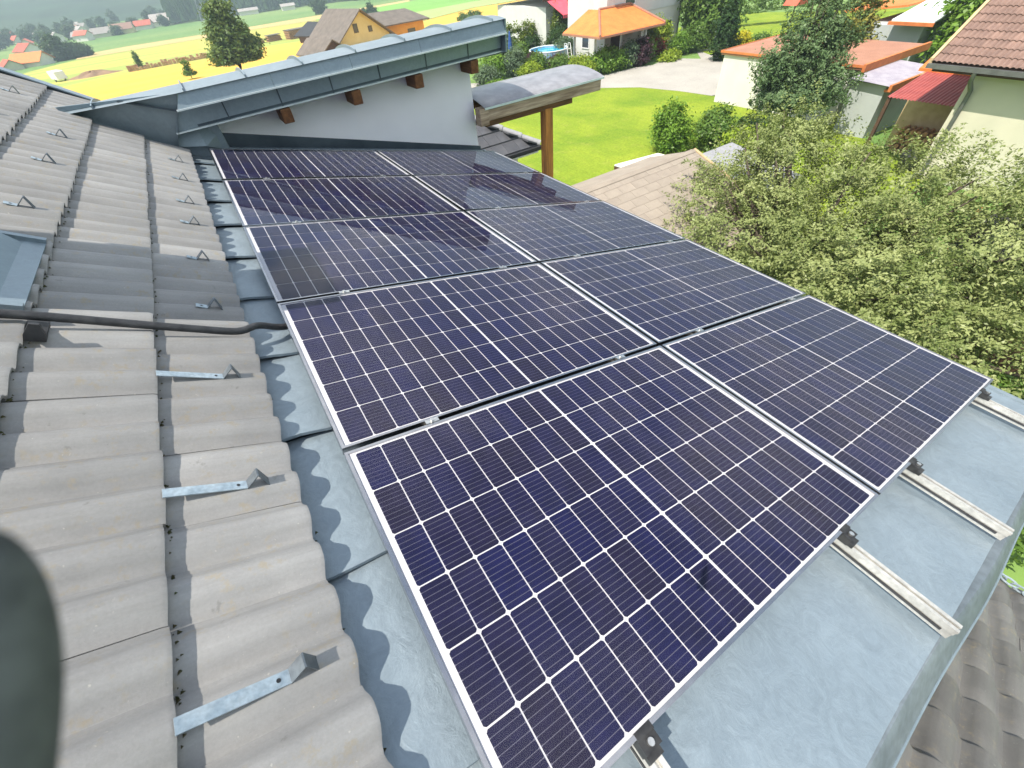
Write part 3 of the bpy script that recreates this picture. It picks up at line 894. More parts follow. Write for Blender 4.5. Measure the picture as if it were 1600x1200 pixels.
# rails with their clamps
rail_lab = ['leftmost aluminium mounting rail, its end just showing at the bottom edge', 'aluminium mounting rail second from the tiles, sticking out below the left panels',
            'aluminium mounting rail third from the tiles, sticking out below the right panel', 'rightmost aluminium mounting rail near the garden edge']
mid_me = MB().box(-0.028, 0.028, -0.010, 0.010, -0.012, 0.003).mesh('mid_clamp', 'bolt_steel')
end_me = MB().box(-0.026, 0.026, -0.034, -0.002, -0.036, -0.004).box(-0.026, 0.026, -0.006, 0.012, -0.006, 0.002).box(-0.022, 0.022, -0.05, -0.034, -0.036, -0.020).mesh('end_clamp', 'clamp_black')
bolt_me = MB().tube([(0, 0, 0), (0, 0, 0.008)], 0.0085, 12).mesh('bolt', 'bolt_steel')
for i, x in enumerate((0.345, 1.416, 2.100, 3.225)):
    rail = MB().box(-0.020, -0.006, -6.128, 0.06, -0.0425, -0.0365).box(0.006, 0.020, -6.128, 0.06, -0.0425, -0.0365)
    rail.box(-0.020, 0.020, -6.126, 0.06, -0.060, -0.046).box(-0.017, 0.017, -6.125, 0.06, -0.088, -0.060).box(-0.020, -0.012, -6.128, 0.06, -0.046, -0.0425).box(0.012, 0.020, -6.128, 0.06, -0.046, -0.0425)
    ro = tag(rail.obj('mounting_rail', 'aluminium_rail', None, RF @ Matrix.Translation((x, 0, 0))), rail_lab[i], 'rail', 'aluminium rails under the panels')
    MB().box(-0.0215, -0.019, -6.10, 0.05, -0.074, -0.064).obj('side_groove', 'rail_groove', ro, RF @ Matrix.Translation((x, 0, 0)))
    for yb in np.arange(-5.3, 0.1, 0.6):
        MB().box(-0.022, 0.022, yb - 0.03, yb + 0.03, -0.124, -0.088).obj('rail_foot', 'galvanised', ro, RF @ Matrix.Translation((x, 0, 0)))
    for r in range(1, 5):
        Mc = RF @ Matrix.Translation((x, -r * PH - (r - 0.5) * GY, 0.0))
        mc = link('mid_clamp', mid_me, ro, Mc)
        link('bolt', bolt_me, mc, Mc @ Matrix.Translation((0, 0, 0.002)))
    Mc = RF @ Matrix.Translation((x, -5 * PH - 4 * GY, 0))
    ec = link('end_clamp', end_me, ro, Mc)
    link('bolt', bolt_me, ec, Mc @ Matrix.Translation((0, -0.020, -0.005)))

# ------------------------------------------------------------------ snow guard hooks
hook_strap = MB().box(-0.21, -0.004, -0.016, 0.016, 0.0, 0.0035).tube([(-0.028, 0, 0.0030), (-0.028, 0, 0.0042)], 0.0055, 12).mesh('strap', 'galvanised')
hook_short = MB().box(-0.05, -0.004, -0.016, 0.016, 0.0, 0.0035).mesh('strap', 'galvanised')
hb = MB()
hb.prism([(-0.006, -0.017, 0.0), (0.012, -0.017, 0.052), (0.015, -0.017, 0.052), (-0.002, -0.017, 0.0)], (0, 0.034, 0))
hb.prism([(0.0125, -0.017, 0.053), (0.0155, -0.017, 0.053), (0.060, -0.017, 0.004), (0.056, -0.017, 0.004)], (0, 0.034, 0))
hook_br = hb.mesh('bracket', 'shaded_steel')
hole_me = MB().tube([(-0.028, 0, 0.0040), (-0.028, 0, 0.0046)], 0.005, 12).mesh('bolt_hole', 'clamp_black')
nth = ['nearest', 'second nearest', 'third nearest', 'fourth nearest', 'fifth nearest', 'sixth nearest', 'seventh nearest', 'eighth nearest', 'farthest']
hooks = [(-0.145, -5.262 + 0.589 * k, f'galvanised snow guard hook on the lowest tile course, {nth[k]} to the camera') for k in range(9)]
hooks += [(-0.85, -2.56, 'snow guard hook on the third tile course, nearest the chimney shadow'), (-0.85, -1.71, 'snow guard hook midway up the third tile course'), (-0.85, -0.85, 'snow guard hook on the third tile course, farthest from the chimney'),
          (-1.20, -0.82, 'dark snow guard hook cut by the left edge of the photo'), (-1.20, 0.10, 'dark snow guard hook near the far verge of the tiles')]
for hi, (x, y, lab) in enumerate(hooks):
    # sit on the nearest crest
    k = round((y - Y_END - 0.075) / 0.15)
    y = Y_END + 0.075 + 0.15 * k
    c = math.floor(-x / TE)
    z = 0.029 * (1 + (x + c * TE) / TE) + 0.0412
    M = TF @ Matrix.Translation((x, y, z)) @ Matrix.Rotation(R(3.6), 4, 'Y') @ Matrix.Rotation(R(rnd.uniform(-4, 4)), 4, 'Z')
    h = thing('snow_guard_hook', lab, 'roof hook', group='snow guard hooks on the tiles', M=M)
    st = link('strap', hook_strap if hi < 3 else hook_short, h, M)
    link('bolt_hole', hole_me, st, M)
    link('bracket', hook_br, h, M)

# ------------------------------------------------------------------ black conduit across the tiles
def tf(x, y, z):
    return TF @ Vector((x, y, z))
def rf(x, y, z):
    return RF @ Vector((x, y, z))
pc = [tf(-1.0, -3.76, 0.095), tf(-0.74, -3.735, 0.093), tf(-0.59, -3.73, 0.092), tf(-0.40, -3.725, 0.088), tf(-0.22, -3.72, 0.086), tf(-0.06, -3.70, 0.080), rf(-0.12, -3.655, 0.0), rf(-0.03, -3.61, -0.055), rf(0.05, -3.59, -0.072), rf(0.16, -3.57, -0.075)]
def smooth_path(P, n=6):
    out = []
    for i in range(len(P) - 1):
        p0, p1, p2, p3 = P[max(0, i - 1)], P[i], P[i + 1], P[min(len(P) - 1, i + 2)]
        for k in range(n):
            t = k / n
            out.append(0.5 * ((2 * p1) + (p2 - p0) * t + (2 * p0 - 5 * p1 + 4 * p2 - p3) * t * t + (3 * p1 - p0 - 3 * p2 + p3) * t ** 3))
    return out + [P[-1]]
tag(MB().tube(smooth_path(pc), 0.0165, 14).obj('conduit', 'conduit_black', smooth=True), 'black cable conduit running across the tiles to the panels', 'conduit')
cl = MB().box(-0.70, -0.645, -3.815, -3.70, 0.036, 0.060).prism([(-0.70, -3.815, 0.06), (-0.645, -3.815, 0.06), (-0.66, -3.815, 0.105), (-0.685, -3.815, 0.105)], (0, 0.012, 0))
tag(cl.obj('vent_collar', 'conduit_black', None, TF), 'small dark collar where the conduit leaves the tiles', 'pipe collar')

# moss and debris along the course edges
def crumbs():
    rs = np.random.RandomState(5)
    vs_, fs = [], []
    for c, n in ((1, 220), (2, 150), (3, 80), (0, 30)):
        for i in range(n):
            x = -TE * c + 0.006 + abs(rs.normal(0, 0.006))
            y = rs.uniform(-6.0, 0.0)
            if rs.rand() < 0.5:
                y = Y_END + 0.15 * round((y - Y_END) / 0.15) + rs.normal(0, 0.012)
            z = 0.004 + tile_profile(y - Y_END + 30) * 0.9 + (0.024 if c else -0.035) * 0 + rs.uniform(0, 0.008)
            s = rs.uniform(0.002, 0.0065)
            b = len(vs_)
            for q in ((1, 0, -.3), (-.6, .8, -.3), (-.6, -.8, -.3), (0, 0, 1)):
                vs_.append(tuple(tf(x + q[0] * s * rs.uniform(.6, 1.4), y + q[1] * s * rs.uniform(.6, 1.6), z + q[2] * s)))
            fs += [(b, b + 1, b + 3), (b + 1, b + 2, b + 3), (b + 2, b, b + 3), (b, b + 2, b + 1)]
    o = MB().add(vs_, fs).obj('moss', 'moss')
    o['kind'] = 'stuff'
    tag(o, 'dark moss crumbs caught along the tile edges', 'moss')
crumbs()

# chain hanging at the eaves corner of the tiles
ch = thing('eaves_chain', 'short galvanised chain lying at the lower right roof corner', 'chain', tuple(tf(4.70, -6.72, 0.05)))
for k in range(7):
    a = Vector(tf(4.76 + 0.006 * k, -6.62 - 0.075 * k, 0.085 + 0.008 * math.sin(k)))
    ring_ = []
    for q in range(13):
        w = 2 * math.pi * q / 12
        u = Vector((0, math.cos(w) * 0.055, math.sin(w) * 0.030)) if k % 2 else Vector((math.sin(w) * 0.030, math.cos(w) * 0.055, 0))
        ring_.append(a + u)
    MB().tube(ring_, 0.008, 6).obj('chain_link', 'galvanised', ch, smooth=True)

# fingertip in front of the lens
def finger():
    a = Vector((-0.0530, 0.0655, -0.0510)) + Vector((0, 0, CAM_Z))
    b = Vector((-0.0690, 0.0500, -0.0745)) + Vector((0, 0, CAM_Z))
    d = (b - a)
    P, rr = [], []
    for k in range(41):
        t = k / 40
        P.append(a + d * (t * 2.2) + Vector((-0.004, -0.002, 0)) * (t * 2) ** 2 * 0.4)
        rr.append(0.0090 * math.sqrt(max(0.02, 1 - (1 - min(1, t * 2.4)) ** 2)) + 0.0015 * t)
    tag(MB().tube(P, rr, 32).obj('glove_finger', 'glove_fabric', smooth=True), 'blurred dark grey gloved fingertip at the lower left edge', 'finger')
finger()

# ------------------------------------------------------------------ foliage
def leaf_mesh(name, m, blobs, clumps, per, size, seed, spread=0.5, shell=0.55, droop=0.0, spray=0.0):
    """leaf-sized faces in clumps spread through the crown's volume"""
    rs = np.random.RandomState(seed)
    bl = np.array(blobs, float)
    wts = bl[:, 3] * bl[:, 4] * bl[:, 5]
    idx = rs.choice(len(bl), clumps, p=wts / wts.sum())
    d = rs.normal(size=(clumps, 3))
    d /= np.linalg.norm(d, axis=1)[:, None]
    rad = shell + (1 - shell) * rs.rand(clumps) ** 0.7
    lump = 1 + 0.16 * np.sin(d[:, 0] * 5 + seed) * np.cos(d[:, 1] * 4 + 2 * seed) + 0.10 * np.sin(9 * d[:, 2] + 7 * d[:, 0])
    cc = bl[idx, :3] + d * (rad * lump)[:, None] * bl[idx, 3:6]
    tint_c = np.clip(rs.normal(0.5, 0.22, clumps), 0, 1)
    n = clumps * per
    ci = np.repeat(np.arange(clumps), per)
    sc = rs.uniform(0.6, 1.4, clumps)[ci]
    off = rs.normal(size=(n, 3)) * (spread * sc)[:, None]
    off[:, 2] *= 0.7
    c = cc[ci] + off
    if spray:
        # leaves strung along shoots that reach outwards and up from each clump's heart
        sd = d * 0.9 + rs.normal(size=(clumps, 3)) * 0.55 + np.array([0, 0, 0.35])
        sd /= np.linalg.norm(sd, axis=1)[:, None]
        tt = rs.rand(n)
        c += sd[ci] * ((tt - 0.5) * spray * sc)[:, None]
        c += off * (-0.75 * tt)[:, None]
        c[:, 2] -= 0.16 * spray * tt ** 2
    c[:, 2] -= droop * np.linalg.norm(off[:, :2], axis=1)
    nrm = d[ci] * 0.6 + rs.normal(size=(n, 3)) * 0.55 + np.array([0, 0, 0.7])
    nrm /= np.linalg.norm(nrm, axis=1)[:, None]
    t = rs.normal(size=(n, 3))
    t -= nrm * (t * nrm).sum(1)[:, None]
    t /= np.linalg.norm(t, axis=1)[:, None]
    b = np.cross(nrm, t)
    L = (size * rs.uniform(0.6, 1.35, n))[:, None]
    v = np.empty((n, 4, 3))
    v[:, 0] = c - t * L
    v[:, 1] = c + b * L * 0.48 + nrm * L * 0.12
    v[:, 2] = c + t * L
    v[:, 3] = c - b * L * 0.48 + nrm * L * 0.12
    v = v.reshape(-1, 3)
    v[:, 2] = np.maximum(v[:, 2], min(0.02, bl[:, 2].min()) if bl[:, 2].min() > -2 else -1e9)
    me = bpy.data.meshes.new(name)
    me.vertices.add(4 * n)
    me.vertices.foreach_set('co', v.ravel())
    me.loops.add(4 * n)
    me.loops.foreach_set('vertex_index', np.arange(4 * n, dtype=np.int32))
    me.polygons.add(n)
    me.polygons.foreach_set('loop_start', np.arange(0, 4 * n, 4, dtype=np.int32))
    me.update(calc_edges=True)
    at = me.attributes.new('tint', 'FLOAT', 'POINT')
    tint = np.clip(np.repeat(tint_c[ci] + rs.normal(0, 0.14, n), 4), 0, 1)
    at.data.foreach_set('value', tint.astype(np.float32))
    me.materials.append(MATS[m])
    return me

SEED = [100]
def plant(name, label, cat, base, blobs, m, clumps=120, per=26, size=0.09, spread=0.22, trunk=0.0, group=None, part='foliage', shell=0.5, limbs=0, lean=(0, 0), spray=0.0):
    SEED[0] += 1
    s = SEED[0]
    x, y, z = base
    t = thing(name, label, cat, base, group)
    bl = [(x + b[0], y + b[1], z + b[2], b[3], b[4], b[5]) for b in blobs]
    link(part, leaf_mesh(part, m, bl, clumps, per, size, s, spread, shell, spray=spray), t)
    tb = MB()
    top = max(bl, key=lambda b: b[2])
    r = trunk or 0.04
    rs = random.Random(s)
    mid = (x + (top[0] - x) * 0.4 + lean[0], y + (top[1] - y) * 0.4 + lean[1], z + (top[2] - z) * 0.5)
    tb.tube([(x, y, z - 0.1), (x + rs.uniform(-.3, .3) * r, y, z + 0.2 * (top[2] - z)), mid, (top[0], top[1], top[2])], [r * 1.3, r, r * 0.8, r * 0.3], 9)
    for k in range(limbs):
        b = bl[k % len(bl)]
        a = rs.uniform(0, 6.28)
        e = (b[0] + math.cos(a) * b[3] * 0.75, b[1] + math.sin(a) * b[4] * 0.75, b[2] + rs.uniform(-0.2, 0.6) * b[5])
        f = rs.uniform(0.25, 0.75)
        st = tuple(p + (q - p) * f for p, q in zip((x, y, z), mid))
        m1 = tuple(p + (q - p) * 0.5 + rs.uniform(-.15, .15) * b[3] for p, q in zip(st, e))
        tb.tube([st, m1, e], [r * 0.55, r * 0.35, r * 0.08], 7)
    tb.obj('trunk' if cat == 'tree' else 'stem', 'bark', t, smooth=True)
    return t

# the apple tree that fills the right side
plant('apple_tree', 'large spreading apple tree with pale grey-green leaves beside the panels', 'tree', (10.6, 4.0, 0),
      [(-0.5, 1.3, 2.6, 2.0, 1.9, 1.2), (1.5, 1.7, 3.6, 1.9, 1.8, 1.1), (2.6, -0.3, 3.35, 1.8, 1.7, 1.0), (0.0, -1.0, 2.6, 2.2, 2.0, 1.2), (1.2, -2.6, 2.9, 2.2, 2.0, 1.3), (-1.3, -2.3, 2.2, 1.9, 1.7, 1.1), (-0.6, -4.2, 2.1, 1.9, 1.9, 1.2), (0.9, 3.2, 2.9, 1.3, 1.2, 0.8), (1.9, 2.4, 4.05, 1.25, 1.1, 0.75), (2.4, -2.4, 4.0, 1.3, 1.1, 0.7)],
      'apple_leaf', 1450, 105, 0.038, 0.13, 0.17, part='crown', shell=0.45, limbs=34, spray=0.95)
plant('walnut_tree', 'dense dark blue-green tree in front of the white garage', 'tree', (24.4, 13.0, 0),
      [(0.1, 0.4, 1.9, 1.6, 1.6, 1.0), (-0.5, 0.9, 3.0, 1.0, 1.0, 0.8), (0.7, 0.1, 3.2, 1.4, 1.4, 0.9), (0.2, 0.7, 4.2, 0.9, 0.9, 0.7), (1.0, 0.1, 4.7, 1.0, 1.0, 0.8), (0.9, 0.7, 5.6, 0.7, 0.7, 0.6), (0.6, -1.2, 2.3, 1.0, 1.1, 0.9), (1.4, -0.6, 3.9, 0.8, 0.8, 0.6)], 'walnut_leaf', 620, 64, 0.068, 0.17, 0.13, part='crown', shell=0.35, limbs=14, spray=0.9)
plant('gold_conifer', 'golden green conifer behind the garage roof', 'tree', (33.8, 15.6, 0), [(0, 0, 1.0, 1.3, 1.3, 1.1), (0, 0, 2.4, 1.05, 1.05, 1.2), (0, 0, 3.9, 0.7, 0.7, 1.2), (0.0, 0.3, 5.2, 0.4, 0.4, 0.9)], 'gold_conifer', 260, 30, 0.12, 0.22, 0.12, part='crown', limbs=4)
plant('maple_tree', 'bright green rounded tree beside the brown tiled house', 'tree', (38.5, 11.2, 0), [(0, 0, 2.0, 2.0, 2.0, 1.6), (0.2, 0.5, 3.6, 1.8, 1.8, 1.3), (0.3, -0.9, 2.9, 1.5, 1.5, 1.3)], 'bright_leaf', 420, 30, 0.16, 0.30, 0.16, part='crown', limbs=6)
plant('cypress_tree', 'dark narrow conifer standing at the end of the driveway', 'tree', (37.6, 27.0, 0), [(0, 0, 0.9, 0.95, 0.95, 0.95), (0, 0, 2.1, 0.85, 0.85, 1.1), (0, 0, 3.3, 0.5, 0.5, 0.8)], 'dark_leaf', 230, 28, 0.11, 0.16, 0.1, part='crown', shell=0.6)
plant('cherry_tree', 'dark leafy tree casting a shadow on the back lawn', 'tree', (42.2, 32.2, 0), [(0, 0, 2.2, 2.2, 2.2, 1.7), (0.9, 0.4, 3.5, 1.9, 1.8, 1.4), (-0.9, 0.6, 3.1, 1.6, 1.6, 1.4)], 'mid_leaf', 420, 28, 0.17, 0.32, 0.18, part='crown', limbs=6)
plant('maple_tree', 'leafy green tree at the right edge behind the apple tree', 'tree', (16.9, 0.9, 0), [(0, 0, 2.3, 1.5, 1.3, 1.4), (-0.5, -0.4, 1.4, 1.2, 1.2, 1.0)], 'bright_leaf', 300, 30, 0.07, 0.2, 0.1, part='crown', limbs=5)
plant('hazel_shrub', 'leafy green shrub below the lower right roof corner', 'shrub', (8.6, -0.9, 0), [(0, 0, 0.9, 1.5, 1.5, 0.9), (0.6, 0.8, 1.4, 1.2, 1.2, 0.8)], 'mid_leaf', 320, 40, 0.06, 0.2, spray=0.5)
plant('hazel_shrub', 'leafy shrub below the roof edge between the corner and the apple tree', 'shrub', (7.4, 1.2, 0), [(0, 0, 0.8, 1.4, 1.4, 0.8)], 'bright_leaf', 260, 40, 0.06, 0.2, spray=0.5)
# shrubs on the lawn in the middle
plant('shrub', 'large bright green shrub in the middle of the lawn', 'shrub', (19.2, 15.7, 0), [(0, 0, 0.85, 0.95, 0.95, 0.85), (-0.1, 0.1, 1.55, 0.65, 0.65, 0.6)], 'bright_leaf', 240, 30, 0.075, 0.15, group='shrubs on the lawn')
plant('shrub', 'mid green shrub on the lawn next to the larger bright one', 'shrub', (20.9, 14.5, 0), [(0, 0, 0.75, 0.95, 0.95, 0.75), (0.3, 0.1, 1.3, 0.55, 0.55, 0.5)], 'mid_leaf', 220, 30, 0.075, 0.15, group='shrubs on the lawn')
plant('shrub', 'low lime green plant among the apple branches by the lawn', 'shrub', (20.6, 12.2, 0), [(0, 0, 0.6, 1.2, 1.2, 0.6)], 'lime_leaf', 150, 26, 0.08, 0.2)
plant('shrub', 'small dark shrub at the foot of the garage wall', 'shrub', (23.0, 13.9, 0), [(0, 0, 0.5, 0.6, 0.6, 0.6)], 'dark_leaf', 80, 24, 0.08, 0.15)
# planting around the pool and the white house
shrubs = [
    (22.6, 38.6, 1.1, 1.7, 'bright_leaf', 'bright green shrub just right of the annex roof end'),
    (24.4, 38.0, 1.0, 1.9, 'grey_leaf', 'grey-green shrub left of the pool'),
    (25.9, 36.6, 0.9, 1.4, 'mid_leaf', 'mid green shrub in front of the pool'),
    (26.4, 38.0, 0.55, 1.3, 'purple_leaf', 'slender purple shrub beside the pool wall'),
    (24.6, 35.9, 0.9, 1.0, 'lime_leaf', 'pale yellow-green shrub above the canopy roof'),
    (28.1, 37.0, 0.6, 0.9, 'purple_leaf', 'low purple shrub in front of the pool ladder'),
    (27.4, 35.2, 1.0, 1.1, 'mid_leaf', 'rounded green shrub between pool and porch'),
    (28.0, 33.4, 0.9, 1.2, 'lime_leaf', 'yellow-green shrub left of the porch corner'),
    (27.2, 31.9, 0.8, 1.0, 'lime_leaf', 'yellow-green shrub at the driveway end'),
    (29.0, 32.0, 1.0, 1.5, 'bright_leaf', 'bright green shrub below the porch roof corner'),
    (30.4, 31.9, 0.9, 1.4, 'bright_leaf', 'broad green shrub in front of the porch post'),
    (31.7, 31.7, 0.75, 1.7, 'grey_leaf', 'silvery green shrub in front of the porch'),
    (32.9, 31.5, 0.9, 1.8, 'purple_leaf', 'dark purple barberry shrub at the driveway edge'),
    (34.2, 32.2, 0.8, 1.4, 'bright_leaf', 'green shrub right of the purple shrub'),
    (36.2, 32.6, 0.5, 1.5, 'red_leaf', 'small red leaved shrub by the white house wall'),
    (36.6, 33.4, 1.2, 2.6, 'lime_leaf', 'tall light green shrub against the white house corner'),
    (37.8, 31.6, 0.8, 1.5, 'bright_leaf', 'round green shrub right of the red leaved shrub'),
    (39.3, 31.4, 1.1, 1.9, 'mid_leaf', 'green shrub behind the driveway end'),
    (35.4, 30.6, 0.8, 0.45, 'lime_leaf', 'low green planting in the driveway island'),
    (36.0, 30.9, 0.7, 0.5, 'lime_leaf', 'low green planting at the far tip of the driveway island'),
    (41.6, 28.2, 0.8, 1.2, 'yellow_leaf', 'bright yellow shrub behind the garage roof'),
    (42.9, 27.3, 0.8, 1.0, 'mid_leaf', 'green shrub right of the yellow shrub'),
    (29.4, 42.6, 1.2, 1.8, 'dark_leaf', 'dark green shrub behind the pool'),
    (31.6, 41.2, 1.1, 2.0, 'dark_leaf', 'dark green shrub behind the pool ladder'),
    (27.6, 45.0, 1.3, 2.2, 'grey_leaf', 'grey-green shrub behind the blue parasol'),
    (31.0, 39.2, 0.9, 1.6, 'grey_leaf', 'pale green shrub between pool and porch post'),
    (27.6, 42.0, 1.1, 1.5, 'mid_leaf', 'green shrub left of the pool rim'),
    (33.6, 43.8, 1.2, 2.2, 'dark_leaf', 'dark green shrub below the pink awning'),
    (21.0, 37.0, 0.9, 1.2, 'grey_leaf', 'pale shrub under the end of the annex roof'),
    (31.2, 33.6, 0.7, 1.3, 'mid_leaf', 'potted green plant inside the porch'),
    (20.2, 34.0, 0.8, 0.7, 'bright_leaf', 'low green plant left of the canopy roof'),
    (37.6, 17.2, 1.0, 0.8, 'red_leaf', 'low red-brown shrub behind the garage roof'),
]
for x, y, r, h, m, lab in shrubs:
    plant('shrub', lab, 'shrub', (x, y, T(x, y)), [(0, 0, h * 0.45, r, r, h * 0.45), (r * 0.15, -r * 0.1, h * 0.78, r * 0.6, r * 0.6, h * 0.26)], m, int(70 + 70 * r * h), 26, 0.075 + 0.02 * r, 0.13 + 0.05 * r, group='garden shrubs around the white house')

def hedge(name, label, x0, y0, x1, y1, w, h, m, n):
    SEED[0] += 1
    L = math.hypot(x1 - x0, y1 - y0)
    k = max(2, int(L / w))
    t = thing(name, label, 'hedge', ((x0 + x1) / 2, (y0 + y1) / 2, 0))
    bl = [(x0 + (x1 - x0) * (i + .5) / k, y0 + (y1 - y0) * (i + .5) / k, T(x0, y0) + h * 0.5, w * 0.75, w * 0.75, h * 0.55) for i in range(k)]
    link('foliage', leaf_mesh('foliage', m, bl, n, 26, 0.12, SEED[0], 0.18, 0.6), t)
hedge('hedge', 'clipped yellow-green hedge along the wheat field below the pink awning', 29.2, 49.5, 36.5, 48.5, 1.2, 2.4, 'hedge_leaf', 420)
hedge('hedge', 'tall dark hedge between the awning and the white house', 34.4, 45.4, 36.6, 44.6, 1.1, 3.6, 'hedge_leaf', 220)
hedge('hedge', 'long green hedge at the back of the far lawn', 52, 44, 70, 36, 1.6, 2.6, 'mid_leaf', 420)

# ------------------------------------------------------------------ neighbouring buildings
def slab_roof(pts, th, name, m, parent):
    return MB().prism(pts, (0, 0, -th)).obj(name, m, parent)

def window(parent, cx, y, cz, w, h, face='y', m='window_glass', fr='white_paint'):
    """a window in a wall facing -y (face='y') or -x (face='x'): frame with a pane set back in it"""
    if face == 'y':
        f = MB().box(cx - w / 2, cx - w / 2 + 0.07, y - 0.05, y + 0.02, cz - h / 2, cz + h / 2).box(cx + w / 2 - 0.07, cx + w / 2, y - 0.05, y + 0.02, cz - h / 2, cz + h / 2)
        f.box(cx - w / 2 + .07, cx + w / 2 - .07, y - 0.05, y + 0.02, cz + h / 2 - 0.07, cz + h / 2).box(cx - w / 2 + .07, cx + w / 2 - .07, y - 0.06, y + 0.02, cz - h / 2, cz - h / 2 + 0.07)
        o = f.obj('window', fr, parent)
        B(cx - w / 2 + .07, cx + w / 2 - .07, y - 0.02, y + 0.015, cz - h / 2 + .07, cz + h / 2 - .07).obj('pane', m, o)
    else:
        f = MB().box(y - 0.05, y + 0.02, cx - w / 2, cx - w / 2 + 0.07, cz - h / 2, cz + h / 2).box(y - 0.05, y + 0.02, cx + w / 2 - 0.07, cx + w / 2, cz - h / 2, cz + h / 2)
        f.box(y - 0.05, y + 0.02, cx - w / 2 + .07, cx + w / 2 - .07, cz + h / 2 - 0.07, cz + h / 2).box(y - 0.06, y + 0.02, cx - w / 2 + .07, cx + w / 2 - .07, cz - h / 2, cz - h / 2 + 0.07)
        o = f.obj('window', fr, parent)
        B(y - 0.02, y + 0.015, cx - w / 2 + .07, cx + w / 2 - .07, cz - h / 2 + .07, cz + h / 2 - .07).obj('pane', m, o)
    return o

# white house with the orange porch
wh = thing('white_house', 'large white house with an orange tiled porch roof', 'house', (36, 38, 0))
B(31.6, 40.3, 34.5, 39.6, -0.4, 6.2).obj('wall', 'cool_render', wh)
B(31.5, 40.4, 34.40, 34.499, -0.4, 3.05).obj('ground_storey', 'white_render', wh)
B(31.45, 40.45, 34.35, 34.498, 3.05, 6.1).obj('upper_storey', 'cool_render', wh)
slab_roof([(30.9, 33.8, 6.2), (41.0, 33.8, 6.2), (41.0, 37.0, 8.0), (30.9, 37.0, 8.0)], 0.15, 'roof', 'orange_roof', wh)
slab_roof([(30.9, 40.3, 6.2), (41.0, 40.3, 6.2), (41.0, 37.01, 8.0), (30.9, 37.01, 8.0)], 0.15, 'roof', 'orange_roof', wh)
for x, z, w_, h_ in ((39.0, 1.55, 1.1, 1.2), (37.6, 4.3, 1.2, 1.3), (34.0, 4.3, 1.2, 1.3)):
    window(wh, x, 34.40 if z < 3 else 34.35, z, w_, h_)
window(wh, 37.0, 31.6, 1.5, 1.0, 1.2, 'x')
MB().tube([(40.36, 34.30, 0), (40.36, 34.30, 6.1)], 0.06, 8).obj('downpipe', 'grey_pipe', wh)
porch_pts = [(28.0, 35.2), (28.0, 31.1), (34.9, 31.1), (34.9, 34.6)]
pr = MB()
A, Bq, C, D = (27.9, 35.6, 2.55), (27.9, 31.0, 2.55), (34.9, 31.0, 2.55), (36.0, 34.48, 3.35)
E1, E2 = (30.6, 34.3, 3.72), (34.0, 34.3, 3.72)
pr.prism([Bq, C, E2, E1], (0, 0, -0.07)).prism([A, Bq, E1, (30.6, 35.6, 3.72)], (0, 0, -0.071)).prism([C, (36.0, 33.6, 2.55), (36.0, 34.4, 2.75), E2], (0, 0, -0.072))
por = pr.obj('porch_roof', 'orange_roof', wh)
for a, b in ((Bq, E1), (E1, E2), (E2, C)):
    MB().tube([Vector(a) + Vector((0, 0, .03)), Vector(b) + Vector((0, 0, .03))], 0.09, 8).obj('ridge_cap', 'terracotta_sheet', por)
MB().box(27.9, 34.9, 30.93, 31.0, 2.40, 2.53).box(27.83, 27.9, 30.93, 35.6, 2.40, 2.53).obj('porch_gutter', 'terracotta_sheet', por)
for x, y in ((29.0, 32.75), (29.0, 35.4), (31.8, 32.75), (34.6, 32.75)):
    B(x - 0.07, x + 0.07, y - 0.07, y + 0.07, 0, 2.48).obj('porch_post', 'white_paint', wh)
B(32.2, 33.2, 34.34, 34.40, 0, 2.1).obj('door', 'brown_timber', wh)
B(28.8, 36.0, 32.6, 34.4, 0, 0.10).obj('porch_floor', 'driveway_gravel', wh)
for i in range(4):
    B(34.0 + i * 0.24, 34.2 + i * 0.24, 32.7 + 0.1 * i, 32.76 + 0.1 * i, 0.1, 2.4).obj('porch_curtain', 'white_board', wh)
tag(MB().box(29.6, 30.9, 32.4, 33.2, 0.80, 0.85).box(29.7, 29.76, 32.5, 32.56, 0.1, 0.8).box(30.74, 30.8, 32.5, 32.56, 0.1, 0.8).box(29.7, 29.76, 33.04, 33.1, 0.1, 0.8).box(30.74, 30.8, 33.04, 33.1, 0.1, 0.8).obj('table', 'black_sheet'), 'dark table under the orange porch roof', 'table')

# carport on the right of the white house
cp = thing('carport', 'small carport with an orange roof right of the white house', 'carport', (42, 34, 0))
slab_roof([(40.6, 33.2, 3.2), (43.4, 33.2, 3.2), (43.4, 37, 3.9), (40.6, 37, 3.9)], 0.12, 'roof', 'orange_roof', cp)
B(40.7, 43.2, 34.0, 34.12, 0, 1.5).obj('parapet', 'grey_render', cp)
B(43.05, 43.2, 33.3, 33.45, 0, 3.1).obj('post', 'white_paint', cp)

# house with the pink awning
ah = thing('awning_house', 'pale grey house with a pink-red awning at the edge of the wheat field', 'house', (38, 50, 0))
B(34.2, 46, 46.5, 56, -0.6, 3.2).obj('wall', 'cool_render', ah)
slab_roof([(33.5, 45.9, 3.95), (46.5, 45.9, 3.95), (46.5, 51.2, 5.6), (33.5, 51.2, 5.6)], 0.14, 'roof', 'far_grey_roof', ah)
slab_roof([(33.5, 56.5, 3.95), (46.5, 56.5, 3.95), (46.5, 51.21, 5.6), (33.5, 51.21, 5.6)], 0.14, 'roof', 'far_grey_roof', ah)
B(33.4, 46.6, 45.82, 45.9, 3.72, 3.92).obj('gutter', 'brown_timber', ah)
aw = MB().prism([(33.9, 45.8, 3.72), (37.2, 45.8, 3.72), (37.2, 43.2, 2.75), (33.9, 43.2, 2.75)], (0, 0, -0.04)).obj('awning', 'pink_awning', ah)
B(33.9, 37.2, 43.15, 43.2, 2.5, 2.76).obj('valance', 'pink_awning', aw)
